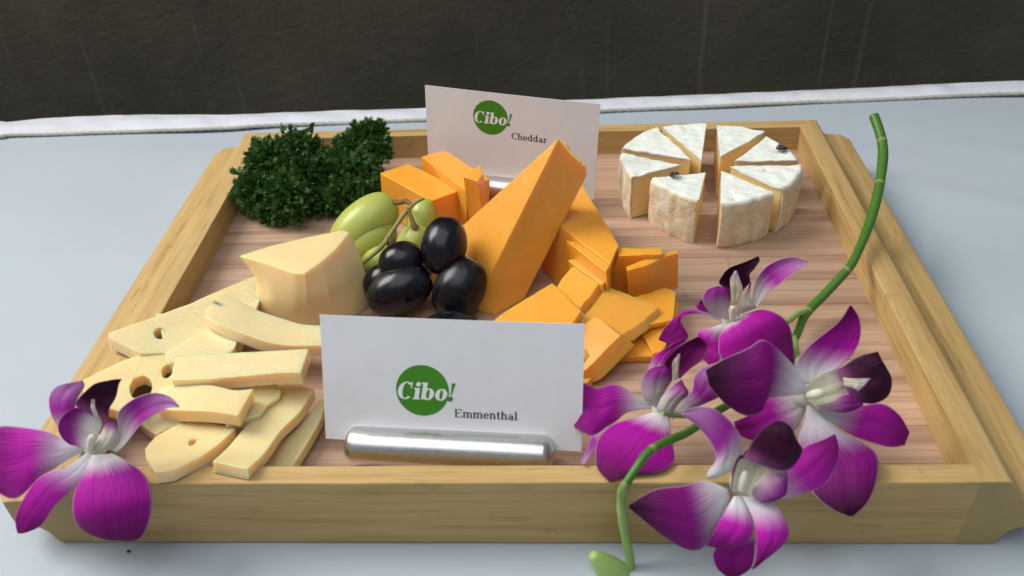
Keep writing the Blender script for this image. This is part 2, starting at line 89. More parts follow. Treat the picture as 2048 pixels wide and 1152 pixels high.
FLOWERS = {
 'left': {"c":[-14.47,-13.17,4.9],"n":[0.052,-0.796,0.603],"p":[["petal","mag",[[[-14.68,-13.14,4.95],[-15.51,-13.08,5.21],[-15.84,-13.02,5.44],[-16.34,-12.99,5.62],[-17.15,-12.85,5.6],[-17.8,-12.75,5.52],[-18.4,-12.79,5.23]],[[-14.68,-13.27,4.78],[-15.25,-13.49,4.66],[-15.81,-13.8,4.41],[-16.26,-14.02,4.26],[-16.96,-14.31,3.67],[-17.56,-14.29,3.47],[-18.37,-13.92,3.74]]],0.25],["sepal","mag",[[[-14.6,-13.37,4.89],[-15.23,-13.82,4.6],[-15.73,-14.04,4.6],[-16.18,-14.35,4.48],[-16.59,-14.78,4.01],[-16.82,-15.18,3.55],[-16.72,-15.51,3.17]],[[-14.31,-13.49,4.7],[-14.91,-14.2,4.07],[-15.32,-14.58,3.85],[-15.55,-14.88,3.73],[-15.91,-15.26,3.31],[-16.27,-15.43,3.18],[-16.6,-15.52,3.14]]],0.15],["petal","solid",[[[-14.52,-13.4,4.76],[-14.75,-14.03,4.28],[-14.91,-14.5,4.01],[-14.84,-15.04,3.62],[-14.71,-15.23,3.19],[-14.29,-15.35,2.84],[-13.81,-15.37,2.6]],[[-13.76,-13.34,4.77],[-12.91,-13.71,4.54],[-12.34,-14.12,4.29],[-12.12,-14.66,3.88],[-12.26,-15.02,3.26],[-12.63,-15.36,2.67],[-13.27,-15.36,2.57]]],0.35],["sepal","pale",[[[-15.47,-12.96,4.84],[-15.85,-12.64,5.21],[-16.18,-12.24,5.66],[-16.23,-11.9,6.09],[-15.99,-11.72,6.37],[-15.58,-11.67,6.47]],[[-15.14,-12.85,4.96],[-15.27,-12.45,5.4],[-15.3,-12.09,5.77],[-15.16,-11.85,6.07],[-14.92,-11.65,6.37],[-15.0,-11.56,6.57]]],0.12],["sepal","pale",[[[-14.03,-13.19,4.84],[-13.56,-12.88,5.29],[-13.6,-12.55,5.83],[-13.11,-12.29,6.22],[-12.53,-12.18,6.44],[-12.11,-12.2,6.52],[-11.59,-12.33,6.45],[-11.26,-12.57,6.24]],[[-13.7,-13.28,4.68],[-13.48,-13.22,4.83],[-13.15,-13.04,5.14],[-12.74,-12.77,5.56],[-12.21,-12.59,5.87],[-11.9,-12.56,6.02],[-11.62,-12.55,6.16],[-11.26,-12.58,6.22]]],-0.25],["lip","flapleft",[[[-14.25,-13.59,5.16],[-14.57,-13.61,5.32],[-14.84,-13.67,5.51]],[[-14.14,-13.37,5.43],[-14.78,-13.43,5.57],[-15.16,-13.51,5.74]],[[-13.97,-13.16,5.7],[-14.66,-13.07,6.04],[-15.28,-13.26,6.09]],[[-13.89,-13.04,5.85],[-14.44,-12.89,6.26],[-15.0,-13.03,6.37]],[[-13.92,-12.98,5.93],[-14.28,-12.84,6.31],[-14.62,-12.88,6.53]]],-0.1],["lip","lipdark",[[[-14.65,-12.85,6.49],[-14.64,-12.86,6.69],[-14.35,-12.77,6.99],[-13.84,-12.64,7.36],[-13.29,-12.66,7.53]],[[-13.73,-13.17,5.99],[-13.53,-13.14,6.18],[-13.44,-12.99,6.54],[-13.17,-12.83,6.9],[-12.99,-12.63,7.35],[-12.82,-12.61,7.56]]],-0.15],["lip","tuft",[[[-13.89,-13.23,6.34],[-13.94,-13.13,6.8],[-13.86,-13.01,7.04]],[[-13.67,-13.31,6.22],[-13.73,-13.24,6.65],[-13.8,-13.02,7.03]]],0.05],["lip","flap",[[[-14.21,-13.65,5.23],[-13.9,-13.54,5.69],[-13.69,-13.33,6.0],[-13.59,-13.08,6.1]],[[-13.88,-13.66,5.2],[-13.29,-13.71,5.41],[-13.07,-13.47,5.76],[-13.36,-13.1,6.05]]],0.3],["column","cream",[[[-14.3,-13.68,5.37],[-14.18,-13.65,5.73],[-14.04,-13.62,6.08]],[[-14.02,-13.68,5.34],[-13.86,-13.67,5.67],[-13.7,-13.71,5.93]]],0.22]]},
 'front': {"c":[7.66,-14.64,4.6],"n":[0.052,-0.796,0.603],"p":[["petal","dark",[[[7.15,-14.82,4.57],[6.41,-14.8,4.99],[5.63,-15.06,5.05],[4.88,-15.16,5.05],[4.39,-15.24,4.78],[3.88,-15.38,4.44]],[[7.2,-15.0,4.32],[6.85,-15.57,3.93],[6.33,-16.21,3.46],[5.84,-16.35,3.4],[5.12,-16.07,3.63],[3.94,-15.43,4.37]]],0.35],["sepal","pale",[[[6.92,-14.52,4.82],[6.45,-14.62,4.79],[6.51,-14.45,5.05],[6.77,-14.22,5.39],[6.5,-13.93,5.96],[6.09,-13.74,6.41],[5.62,-13.63,6.76]],[[7.33,-14.38,4.96],[7.59,-14.08,5.38],[7.64,-13.83,5.76],[7.48,-13.64,6.07],[7.17,-13.47,6.41],[6.71,-13.35,6.75],[6.19,-13.39,6.89],[5.68,-13.57,6.84]]],0.3],["petal","mag",[[[7.29,-15.07,4.56],[6.8,-15.68,4.23],[6.53,-16.05,3.93],[6.33,-16.26,3.56]],[[7.51,-15.06,4.55],[7.76,-15.55,4.22],[7.81,-16.0,3.95],[7.57,-16.2,3.62],[7.03,-16.36,3.38]]],0.2],["petal","solid",[[[7.2,-15.61,3.35],[6.69,-15.95,2.95],[6.64,-16.12,2.73],[6.77,-16.36,2.48],[7.06,-16.53,2.32]],[[7.91,-15.53,3.4],[7.99,-15.74,3.11],[7.99,-16.05,2.71],[7.84,-16.33,2.43],[7.37,-16.53,2.3]]],0.1],["petal","mag",[[[7.51,-15.06,4.55],[7.76,-15.56,4.24],[7.86,-16.06,3.95],[7.85,-16.52,3.29],[7.72,-16.73,2.99]],[[7.96,-15.05,4.53],[8.52,-15.3,4.45],[8.82,-15.67,4.22],[8.92,-16.08,3.81],[8.54,-16.35,3.46],[7.79,-16.71,3.02]]],0.3],["sepal","mag",[[[7.73,-14.61,4.62],[8.47,-14.39,5.05],[9.05,-14.24,5.4],[9.53,-14.06,5.75],[10.01,-14.0,5.93],[10.49,-13.92,6.13]],[[7.93,-14.88,4.25],[8.97,-14.95,4.24],[9.7,-14.86,4.46],[10.18,-14.79,4.67],[10.57,-14.43,5.23],[10.64,-14.14,5.72],[10.51,-13.93,6.11]]],0.2],["lip","lipcream",[[[7.24,-15.08,4.72],[7.15,-14.96,5.04],[7.31,-14.66,5.59],[7.5,-14.52,5.93],[7.68,-14.49,6.12]],[[7.94,-15.17,4.53],[8.27,-14.93,4.99],[8.43,-14.66,5.5],[8.39,-14.57,5.78],[8.07,-14.59,5.95]]],-0.2],["lip","lipdark",[[[7.56,-14.68,5.88],[7.67,-14.57,6.42],[7.96,-14.47,6.95],[8.24,-14.38,7.13],[8.48,-14.36,7.21]],[[8.36,-14.85,5.58],[8.81,-14.99,5.64],[9.06,-14.96,5.92],[9.25,-14.81,6.39],[9.06,-14.66,6.65],[8.89,-14.46,7.0],[8.62,-14.37,7.19]]],0.35],["lip","flaplow",[[[7.92,-14.94,5.01],[7.78,-15.31,4.85],[8.14,-15.54,4.75],[8.69,-15.46,4.92]],[[8.38,-14.53,5.51],[8.69,-14.71,5.49],[8.86,-14.87,5.51],[8.89,-15.14,5.24],[8.81,-15.38,5.01]]],0.25],["lip","flapthin",[[[7.13,-15.25,4.83],[7.12,-15.07,5.62],[7.23,-14.94,6.12],[7.35,-14.87,6.3]],[[7.16,-15.15,4.96],[7.18,-15.07,5.61],[7.3,-14.96,6.08],[7.47,-14.95,6.2]]],0.1],["column","cream",[[[7.3,-15.08,4.88],[7.31,-15.03,5.27],[7.37,-14.92,5.58]],[[7.62,-15.07,4.86],[7.66,-15.02,5.25],[7.67,-14.91,5.57]]],0.25]]},
 'right': {"c":[10.44,-10.98,5.0],"n":[0.052,-0.796,0.603],"p":[["petal","mag",[[[10.52,-10.59,4.68],[9.81,-10.69,4.69],[9.1,-10.83,4.64],[8.58,-11.22,4.35],[7.9,-11.49,4.22]],[[10.59,-10.92,4.23],[10.21,-11.4,3.71],[9.36,-11.63,3.58],[8.64,-11.8,3.57],[8.06,-11.77,3.83]]],0.15],["petal","dark",[[[10.46,-10.86,5.32],[10.0,-10.65,6.02],[9.43,-10.51,6.65],[8.74,-10.43,7.19],[8.29,-10.68,7.02],[7.4,-11.0,6.78],[6.73,-11.31,6.54]],[[10.42,-11.03,5.1],[9.74,-11.27,5.23],[8.9,-11.54,5.33],[8.74,-11.96,5.18],[8.12,-12.13,5.12],[7.38,-11.93,5.55],[6.88,-11.63,6.1]]],0.4],["sepal","mag",[[[10.39,-10.75,5.31],[10.03,-10.48,5.89],[10.34,-10.22,6.41],[10.84,-10.04,6.87],[11.46,-9.84,7.4],[11.75,-9.65,7.96]],[[11.01,-10.68,5.34],[11.46,-10.47,5.74],[11.92,-10.3,6.09],[12.16,-10.12,6.48],[12.23,-9.94,6.99],[12.11,-9.74,7.53],[11.81,-9.66,7.94]]],-0.2],["sepal","mag",[[[10.82,-11.2,4.51],[11.73,-11.08,4.52],[12.43,-11.01,4.49],[13.2,-10.93,4.53],[13.8,-11.2,4.19],[14.12,-11.59,3.71]],[[10.88,-11.32,4.34],[11.38,-11.45,4.07],[12.07,-11.66,3.67],[12.71,-11.9,3.54],[13.31,-12.13,3.54],[13.85,-12.01,3.54]]],0.2],["petal","dark",[[[10.48,-11.12,4.81],[10.28,-11.75,4.49],[9.96,-12.3,4.29],[10.03,-13.11,3.71],[10.15,-14.03,3.44],[10.66,-14.71,3.43],[11.04,-15.2,3.7]],[[10.72,-11.19,4.69],[11.12,-11.69,4.42],[11.71,-12.14,4.21],[12.29,-12.5,4.11],[12.57,-12.99,4.05],[12.29,-13.84,3.76],[11.79,-14.61,3.6],[11.14,-15.2,3.69]]],0.45],["lip","lipcream",[[[10.28,-11.19,5.4],[10.5,-11.06,5.8],[10.87,-11.0,6.1],[11.38,-10.95,6.28],[11.61,-11.04,6.31]],[[10.4,-11.41,5.1],[10.76,-11.63,5.03],[11.25,-11.76,5.06],[11.76,-11.65,5.33],[11.93,-11.51,5.66]]],-0.15],["lip","lipdark",[[[11.27,-10.95,6.12],[11.7,-10.97,6.61],[12.03,-10.99,6.89],[12.54,-10.95,7.0]],[[11.73,-11.5,5.36],[12.06,-11.74,5.34],[12.49,-11.88,5.45],[12.89,-11.79,5.73],[13.0,-11.46,6.23],[12.68,-11.22,6.64]]],0.3],["lip","tuft",[[[11.29,-11.56,6.39],[11.56,-11.78,6.53],[12.15,-11.81,6.57]],[[11.32,-11.74,6.15],[11.56,-11.97,6.28],[11.69,-12.1,6.23]]],0.05],["lip","flaplow",[[[10.64,-11.55,5.05],[11.12,-11.6,5.28],[11.62,-11.52,5.57],[12.13,-11.71,5.38]],[[10.67,-11.61,4.97],[11.12,-11.82,4.99],[11.68,-11.91,5.05],[12.14,-11.79,5.27]]],0.15],["column","cream",[[[10.25,-11.35,5.52],[10.43,-11.41,5.76],[10.73,-11.43,5.87]],[[10.31,-11.51,5.3],[10.56,-11.65,5.43],[10.79,-11.67,5.54]]],0.22]]},
 'top': {"c":[8.76,-5.92,4.3],"n":[0.052,-0.796,0.603],"p":[["petal","mag",[[[8.63,-5.82,4.27],[8.02,-5.82,4.5],[7.41,-5.81,4.74],[7.04,-5.87,4.84],[6.65,-5.83,4.6],[6.08,-6.03,4.06],[5.81,-6.2,3.52]],[[8.63,-5.91,4.16],[8.02,-5.92,4.36],[7.41,-5.9,4.61],[6.94,-6.02,4.66],[6.66,-5.98,4.4],[7.06,-6.27,3.66],[6.33,-6.54,3.52]]],0.1],["petal","mag",[[[8.56,-5.97,4.25],[7.99,-6.21,4.19],[7.61,-6.35,4.24],[7.29,-6.5,4.07],[7.71,-6.66,3.62],[7.47,-7.37,3.52]],[[8.65,-6.03,4.17],[8.35,-6.28,4.12],[8.16,-6.7,3.82],[8.15,-7.41,3.52],[7.65,-7.74,3.52]]],0.15],["petal","solid",[[[8.61,-6.0,4.21],[8.32,-6.41,4.23],[8.07,-6.96,4.05],[8.15,-7.45,3.56],[8.69,-7.85,3.53],[9.7,-8.06,3.53]],[[8.75,-5.91,4.31],[9.52,-5.89,4.71],[9.91,-6.03,4.94],[10.42,-6.33,4.95],[10.89,-6.48,4.54],[11.08,-6.83,3.9],[10.97,-7.82,3.53]]],0.45],["sepal","pale",[[[9.64,-5.41,4.57],[9.63,-5.23,5.08],[9.79,-4.95,5.71],[10.21,-4.77,6.19],[10.75,-4.75,6.5],[11.24,-4.87,6.63],[11.63,-5.13,6.59]],[[9.78,-5.46,4.48],[10.0,-5.39,4.84],[10.28,-5.26,5.26],[10.61,-5.23,5.54],[10.83,-5.26,5.82],[11.37,-5.14,6.27],[11.62,-5.14,6.57]]],-0.25],["sepal","mag",[[[8.06,-5.66,4.37],[7.51,-5.6,4.51],[7.36,-5.48,4.72],[7.57,-5.38,4.95]],[[8.24,-5.65,4.37],[7.97,-5.6,4.46],[7.73,-5.5,4.67],[7.63,-5.41,4.9]]],0.1],["lip","flapleft",[[[8.59,-6.02,4.35],[7.93,-6.02,4.67],[7.59,-5.94,5.07],[7.49,-5.84,5.38],[7.67,-5.66,5.66],[8.11,-5.59,5.78]],[[8.66,-5.95,4.44],[8.61,-5.83,4.86],[8.67,-5.79,5.18],[8.75,-5.7,5.45],[8.68,-5.64,5.6],[8.38,-5.6,5.75]]],0.2],["lip","flapcream",[[[8.91,-5.89,4.5],[8.92,-5.8,4.95],[9.26,-5.56,5.45],[9.44,-5.36,5.81]],[[9.64,-5.7,4.68],[9.73,-5.76,4.85],[9.49,-5.75,5.13],[9.42,-5.6,5.42],[9.45,-5.38,5.79]]],0.2],["lip","lipdark",[[[8.66,-5.61,5.55],[8.17,-5.6,5.87],[8.16,-5.61,6.12],[8.46,-5.44,6.52],[9.06,-5.34,6.73],[9.63,-5.22,6.97]],[[9.02,-5.65,5.46],[9.22,-5.64,5.73],[9.36,-5.62,6.0],[9.3,-5.56,6.29],[9.5,-5.46,6.54],[9.68,-5.32,6.83]]],-0.2],["lip","tuft",[[[8.62,-6.13,5.33],[8.52,-5.76,6.12],[8.63,-5.66,6.43],[8.72,-5.6,6.55]],[[8.85,-6.12,5.32],[9.03,-5.96,5.81],[8.89,-5.76,6.27],[8.77,-5.6,6.55]]],0.06],["column","cream",[[[8.54,-6.14,4.53],[8.52,-6.13,4.87],[8.47,-6.15,5.18]],[[8.85,-6.1,4.55],[8.84,-6.12,4.86],[8.79,-6.14,5.17]]],0.25]]},
 'low': {"c":[5.55,-10.43,3.7],"n":[0.052,-0.796,0.603],"p":[["petal","mag",[[[5.34,-10.23,3.81],[4.74,-10.15,4.09],[4.03,-9.94,4.54],[3.51,-9.99,4.63],[3.11,-9.98,4.45],[2.55,-9.75,4.58],[2.23,-9.98,4.09]],[[5.33,-10.34,3.67],[4.79,-10.4,3.75],[4.19,-10.55,3.71],[3.9,-10.77,3.57],[3.48,-11.08,3.54],[2.9,-11.52,3.54],[2.26,-11.07,3.54]]],0.2],["sepal","pale",[[[3.69,-10.87,3.54],[3.18,-11.04,3.54],[2.82,-11.76,3.54],[2.45,-12.81,3.54]],[[3.71,-11.01,3.54],[3.15,-11.49,3.54],[2.98,-12.1,3.54],[2.59,-12.86,3.54]]],0.08],["petal","solid",[[[5.26,-10.52,3.78],[4.45,-10.79,3.72],[3.63,-11.06,3.65],[3.1,-11.63,3.54],[2.98,-12.42,3.54],[3.03,-13.07,3.54],[3.43,-13.64,3.55]],[[5.82,-10.55,3.69],[5.79,-11.24,3.54],[5.79,-12.11,3.54],[5.73,-12.76,3.54],[5.13,-13.23,3.55],[4.17,-13.33,3.55],[3.46,-13.65,3.55]]],0.35],["sepal","mag",[[[5.25,-9.65,4.1],[5.1,-9.21,4.69],[5.37,-8.89,5.09],[5.93,-8.73,5.42],[6.44,-8.62,5.68]],[[5.67,-9.51,4.25],[5.68,-9.11,4.77],[5.99,-8.84,5.11],[6.16,-8.78,5.33],[6.5,-8.68,5.6]]],0.1],["sepal","pale",[[[5.87,-10.43,3.53],[6.29,-10.11,3.9],[6.68,-9.85,4.21],[6.72,-9.58,4.52],[6.98,-9.33,4.77],[7.51,-9.16,4.87]],[[5.88,-10.75,3.54],[6.59,-10.32,3.59],[7.27,-10.11,3.81],[7.71,-9.95,3.95],[7.8,-9.61,4.32],[7.77,-9.21,4.79]]],0.15],["lip","flapleft",[[[5.34,-10.46,3.86],[4.87,-10.4,4.23],[4.71,-10.2,4.78],[4.85,-9.99,5.2],[5.16,-9.89,5.38],[5.55,-9.86,5.45]],[[5.5,-10.25,4.11],[5.63,-10.18,4.46],[5.87,-10.07,4.85],[5.87,-10.02,5.08],[5.81,-9.93,5.27],[5.6,-9.86,5.44]]],0.25],["lip","lipmag",[[[5.86,-10.04,5.03],[5.55,-9.88,5.5],[5.84,-9.71,5.95],[6.33,-9.52,6.24],[6.73,-9.42,6.42]],[[6.14,-10.06,4.97],[6.5,-9.94,5.34],[6.93,-9.83,5.7],[7.11,-9.56,6.12],[6.78,-9.43,6.41]]],-0.2],["lip","tuft",[[[5.84,-10.38,5.15],[5.81,-10.14,5.8],[6.04,-9.96,6.1]],[[6.04,-10.32,5.22],[6.05,-10.1,5.83],[6.06,-9.97,6.09]]],0.05],["lip","flapright",[[[5.28,-10.74,4.14],[5.43,-10.62,4.62],[5.82,-10.42,4.97],[6.2,-10.21,5.09]],[[5.82,-10.87,3.93],[6.13,-10.72,4.43],[6.43,-10.58,4.71],[6.25,-10.32,4.95]]],0.3]]},
}
STEM = [[17.82,7.35,6.6,0.24],[17.92,6.25,6.1,0.24],[17.81,5.11,5.6,0.24],[17.1,2.97,4.9,0.24],[16.2,0.95,4.25,0.24],[14.99,-1.26,3.85,0.2],[14.48,-1.85,3.6,0.2],[13.48,-2.74,3.1,0.2],[12.43,-3.76,2.75,0.2],[11.62,-5.35,2.7,0.18],[10.24,-7.23,2.75,0.15],[8.73,-8.94,2.9,0.15],[7.56,-10.13,3.3,0.15],[6.35,-11.82,4.1,0.15],[5.52,-12.66,4.55,0.15],[4.73,-13.36,4.75,0.15],[4.23,-13.95,4.5,0.15],[3.89,-14.29,4.15,0.15]]
STEM_LOW = [[3.89,-14.29,4.15,0.16],[3.84,-13.85,3.11,0.18],[3.86,-14.1,2.35,0.17],[4.03,-14.3,1.22,0.16],[4.19,-14.5,0.35,0.16],[4.17,-14.7,-0.56,0.15]]
NODES = [[17.89,5.74,5.87],[17.21,3.5,5.0],[14.62,-1.86,3.66],[12.49,-3.66,2.78],[4.75,-13.34,4.75],[3.89,-14.27,4.15]]
PEDICELS = [[[12.5,-3.61,2.8,0.14],[11.98,-4.11,3.1,0.13],[11.25,-4.91,3.3,0.12],[10.08,-5.42,3.6,0.11],[8.96,-5.72,4.0,0.1]],[[11.63,-5.27,2.75,0.14],[11.4,-6.43,3.1,0.13],[11.0,-8.38,3.8,0.12],[10.59,-10.54,4.7,0.12]],[[7.81,-9.81,3.1,0.13],[6.98,-10.26,3.3,0.12],[5.97,-10.74,3.8,0.11],[5.48,-10.9,4.1,0.1]],[[6.91,-10.77,3.3,0.13],[7.39,-12.12,3.7,0.12],[7.62,-13.61,4.1,0.12],[7.69,-14.4,4.4,0.12]]]
BUD = [[2.8,-14.7,0.97,0.16],[2.93,-14.7,0.8,0.36],[3.22,-14.7,0.39,0.5],[3.7,-14.7,-0.26,0.56],[4.14,-14.7,-0.75,0.45],[4.41,-14.7,-1.02,0.2]]
PARSLEY = [[[-14.0,8.35,4.0,1.32,1.32],[-12.59,9.17,4.3,1.25,1.17],[-14.45,6.87,3.3,1.14,1.19],[-12.65,6.09,3.1,1.29,1.18],[-13.41,7.93,3.6,1.51,1.38],[-12.04,8.11,3.4,1.1,1.24],[-13.73,6.08,2.5,0.68,0.6]],[[-10.48,8.61,3.3,1.25,1.17],[-9.26,8.45,3.2,1.25,1.17],[-9.47,6.89,2.7,1.36,0.87],[-10.72,6.84,2.6,0.87,0.76],[-8.51,7.38,2.7,0.69,0.82]],[[-9.01,10.78,4.3,1.02,0.8],[-9.77,10.26,3.8,0.85,0.79],[-8.29,10.0,3.9,0.73,0.68],[-8.63,10.97,4.6,0.8,0.51]]]
CORD = [[-48.12,20.25,0.15],[-40.66,20.04,0.15],[-37.19,20.32,0.15],[-36.56,20.51,0.15],[-32.93,20.48,0.15],[-26.52,20.62,0.15],[-21.58,20.75,0.15],[-17.41,21.06,0.15],[-12.49,21.11,0.15],[-7.44,21.31,0.15],[-2.07,21.56,0.15],[4.95,22.03,0.15],[11.74,22.28,0.15],[16.83,22.55,0.15],[23.71,22.71,0.15],[30.55,23.1,0.15],[33.84,23.15,0.15],[42.28,23.36,0.15]]
HEM = [[-49.72,22.76,0.3],[-42.06,22.6,0.3],[-38.38,22.73,0.3],[-37.57,22.6,0.3],[-34.1,23.14,0.3],[-27.43,23.19,0.3],[-22.2,22.9,0.3],[-17.86,22.98,0.3],[-12.83,23.11,0.3],[-7.64,23.14,0.3],[-2.15,23.48,0.3],[5.04,23.96,0.3],[11.99,24.21,0.3],[17.19,24.4,0.3],[24.27,24.71,0.3],[31.28,25.12,0.3],[34.65,25.16,0.3],[43.25,25.29,0.3]]
TRAY = {"D":27.089,"t":0.829,"H":3.374,"zf":1.886,"ts":1.108}
CARD_FRONT = {'BL': [-7.171, -10.746, 2.644], 'BR': [2.54, -11.425, 2.617], 'TL': [-7.022, -8.791, 7.14], 'TR': [2.689, -9.469, 7.112], 'disc': (3.8, 2.13), 'word': (4.98, 1.13, 0.47), 'r': 1.0}
CARD_BACK = {'BL': [-5.324, 8.708, 2.757], 'BR': [3.748, 6.477, 2.488], 'TL': [-5.063, 9.122, 8.102], 'TR': [4.009, 6.891, 7.833], 'disc': (3.6, 4.0), 'word': (4.75, 2.95, 0.52), 'r': 0.95}
HOLDER_FRONT = ((-6.35, -11.05, 2.626), (1.55, -11.6, 2.626), 0.74)
HOLDER_BACK = ((-4.6, 8.3, 2.626), (2.9, 6.5, 2.626), 0.74)

# ------------------------------------------------------------------ materials
def lin(r, g, b):
    f = lambda c: (c / 255.0 / 12.92) if c / 255.0 <= 0.04045 else ((c / 255.0 + 0.055) / 1.055) ** 2.4
    return (f(r), f(g), f(b), 1.0)

class NT:
    """small node-tree helper"""
    def __init__(self, name):
        self.m = bpy.data.materials.new(name); self.m.use_nodes = True
        self.t = self.m.node_tree; self.n = self.t.nodes; self.l = self.t.links
        self.b = self.n['Principled BSDF']; self.out = self.n['Material Output']
    def add(self, kind, **kw):
        nd = self.n.new(kind)
        for k, v in kw.items():
            if k.startswith('i_'):
                nd.inputs[k[2:].replace('_', ' ')].default_value = v
            else:
                setattr(nd, k, v)
        return nd
    def link(self, a, b): self.l.new(a, b)
    def set(self, **kw):
        for k, v in kw.items(): self.b.inputs[k.replace('_', ' ')].default_value = v
    def coords(self, kind='Object', scale=(1, 1, 1), rot=(0, 0, 0)):
        tc = self.add('ShaderNodeTexCoord'); mp = self.add('ShaderNodeMapping')
        mp.inputs['Scale'].default_value = scale; mp.inputs['Rotation'].default_value = rot
        self.link(tc.outputs[kind], mp.inputs['Vector']); return mp.outputs['Vector']
    def noise(self, vec, scale, detail=4.0, rough=0.55, dist=0.0):
        nd = self.add('ShaderNodeTexNoise', i_Scale=scale, i_Detail=detail, i_Roughness=rough, i_Distortion=dist)
        self.link(vec, nd.inputs['Vector']); return nd.outputs['Fac']
    def ramp(self, fac, stops):
        nd = self.add('ShaderNodeValToRGB'); r = nd.color_ramp
        while len(r.elements) < len(stops): r.elements.new(0.5)
        for e, (p, col) in zip(r.elements, stops): e.position = p; e.color = col
        self.link(fac, nd.inputs['Fac']); return nd.outputs['Color']
    def mix(self, fac, a, b, mode='MIX'):
        nd = self.add('ShaderNodeMix', data_type='RGBA', blend_type=mode)
        for s, v in ((nd.inputs[0], fac), (nd.inputs[6], a), (nd.inputs[7], b)):
            if hasattr(v, 'is_output') or hasattr(v, 'links'): self.link(v, s)
            else: s.default_value = v
        return nd.outputs[2]
    def math(self, op, a, b=0.0, c=0.0, clamp=False):
        nd = self.add('ShaderNodeMath', operation=op, use_clamp=clamp)
        for i, v in enumerate((a, b, c)):
            if hasattr(v, 'links'): self.link(v, nd.inputs[i])
            else: nd.inputs[i].default_value = v
        return nd.outputs[0]
    def bump(self, height, strength, distance, prev=None):
        nd = self.add('ShaderNodeBump', i_Strength=strength, i_Distance=distance)
        self.link(height, nd.inputs['Height'])
        if prev is not None: self.link(prev, nd.inputs['Normal'])
        self.link(nd.outputs['Normal'], self.b.inputs['Normal']); return nd.outputs['Normal']
    def color(self, sock): self.link(sock, self.b.inputs['Base Color'])

def mat_rail(name, axis):
    n = NT(name)
    sc = {'x': (14, 260, 260), 'y': (260, 14, 260)}[axis]
    v = n.coords('Object', sc)
    g = n.noise(v, 1.0, 6, 0.62, 0.35)
    base = n.ramp(g, [(0.25, (0.30, 0.18, 0.052, 1)), (0.44, (0.50, 0.325, 0.125, 1)), (0.60, (0.59, 0.405, 0.18, 1)), (0.78, (0.41, 0.25, 0.09, 1))])
    v2 = n.coords('Object', (1, 1, 1))
    blotch = n.noise(v2, 22.0, 3)
    c = n.mix(n.math('MULTIPLY', blotch, 0.55), base, (0.47, 0.30, 0.11, 1))
    sc2 = {'x': (26, 520, 520), 'y': (520, 26, 520)}[axis]
    pores = n.noise(n.coords('Object', sc2), 1.0, 2, 0.5)
    pm = n.ramp(pores, [(0.66, (0, 0, 0, 1)), (0.76, (1, 1, 1, 1))])
    c = n.mix(n.math('MULTIPLY', pm, 0.6), c, (0.22, 0.115, 0.035, 1))
    stain = n.ramp(n.noise(v2, 75.0, 4, 0.6), [(0.64, (0, 0, 0, 1)), (0.74, (1, 1, 1, 1))])
    c = n.mix(n.math('MULTIPLY', stain, 0.45), c, (0.30, 0.15, 0.04, 1))
    if axis == 'y':
        # end grain of the side rails soaks up finish and is darker
        g2 = n.add('ShaderNodeNewGeometry'); sp_ = n.add('ShaderNodeSeparateXYZ'); n.link(g2.outputs['True Normal'], sp_.inputs[0])
        ends = n.math('GREATER_THAN', n.math('ABSOLUTE', sp_.outputs[1]), 0.9)
        c = n.mix(ends, c, n.mix(n.noise(v2, 160.0, 4), (0.36, 0.255, 0.10, 1), (0.46, 0.32, 0.135, 1)))
    n.color(c); n.set(Roughness=0.55, Specular_IOR_Level=0.3)
    n.bump(pores, 0.25, 0.0004)
    return n.m

def mat_board():
    n = NT('laminate_board')
    v = n.coords('Object', (5, 95, 1))
    bands = n.noise(v, 1.0, 3, 0.5, 0.2)
    c = n.ramp(bands, [(0.28, (0.32, 0.185, 0.125, 1)), (0.42, (0.45, 0.285, 0.195, 1)), (0.55, (0.56, 0.38, 0.265, 1)), (0.68, (0.48, 0.30, 0.205, 1)), (0.8, (0.60, 0.42, 0.30, 1))])
    v2 = n.coords('Object', (10, 620, 1))
    fine = n.noise(v2, 1.0, 5, 0.6, 0.5)
    c = n.mix(n.math('MULTIPLY', n.ramp(fine, [(0.5, (0, 0, 0, 1)), (0.72, (1, 1, 1, 1))]), 0.5), c, (0.25, 0.125, 0.085, 1))
    br = n.add('ShaderNodeTexBrick', offset=0.37, i_Scale=1.0)
    br.inputs['Brick Width'].default_value = 0.16; br.inputs['Row Height'].default_value = 0.019
    br.inputs['Mortar Size'].default_value = 0.00018; br.inputs['Bias'].default_value = 0.0
    br.inputs['Color1'].default_value = (0.78, 0.78, 0.78, 1); br.inputs['Color2'].default_value = (1.08, 1.06, 1.04, 1)
    br.inputs['Mortar'].default_value = (0.5, 0.45, 0.42, 1)
    n.link(n.coords('Object'), br.inputs['Vector'])
    c = n.mix(1.0, c, br.outputs['Color'], 'MULTIPLY')
    n.color(c); n.set(Roughness=0.5, Specular_IOR_Level=0.35)
    n.bump(fine, 0.12, 0.0003)
    return n.m

def mat_cloth():
    n = NT('tablecloth_white')
    v = n.coords('Object')
    c = n.mix(n.noise(v, 5.0, 3), (0.41, 0.465, 0.515, 1), (0.46, 0.515, 0.56, 1))
    n.color(c); n.set(Roughness=0.62, Specular_IOR_Level=0.25, Sheen_Weight=0.15)
    w = n.noise(v, 1400.0, 2)
    b = n.bump(w, 0.08, 0.0002)
    w2 = n.noise(n.coords('Object', (1, 2.4, 1), (0, 0, 0.5)), 9.0, 3)
    n.bump(w2, 0.35, 0.004, b)
    return n.m

def mat_satin():
    n = NT('satin_hem')
    v = n.coords('Object', (30, 180, 60))
    c = n.mix(n.noise(v, 1.0, 3), (0.74, 0.76, 0.84, 1), (0.84, 0.85, 0.90, 1))
    n.color(c); n.set(Roughness=0.3, Specular_IOR_Level=0.7)
    n.bump(n.noise(n.coords('Object', (25, 200, 60)), 1.0, 2), 0.25, 0.0015)
    return n.m

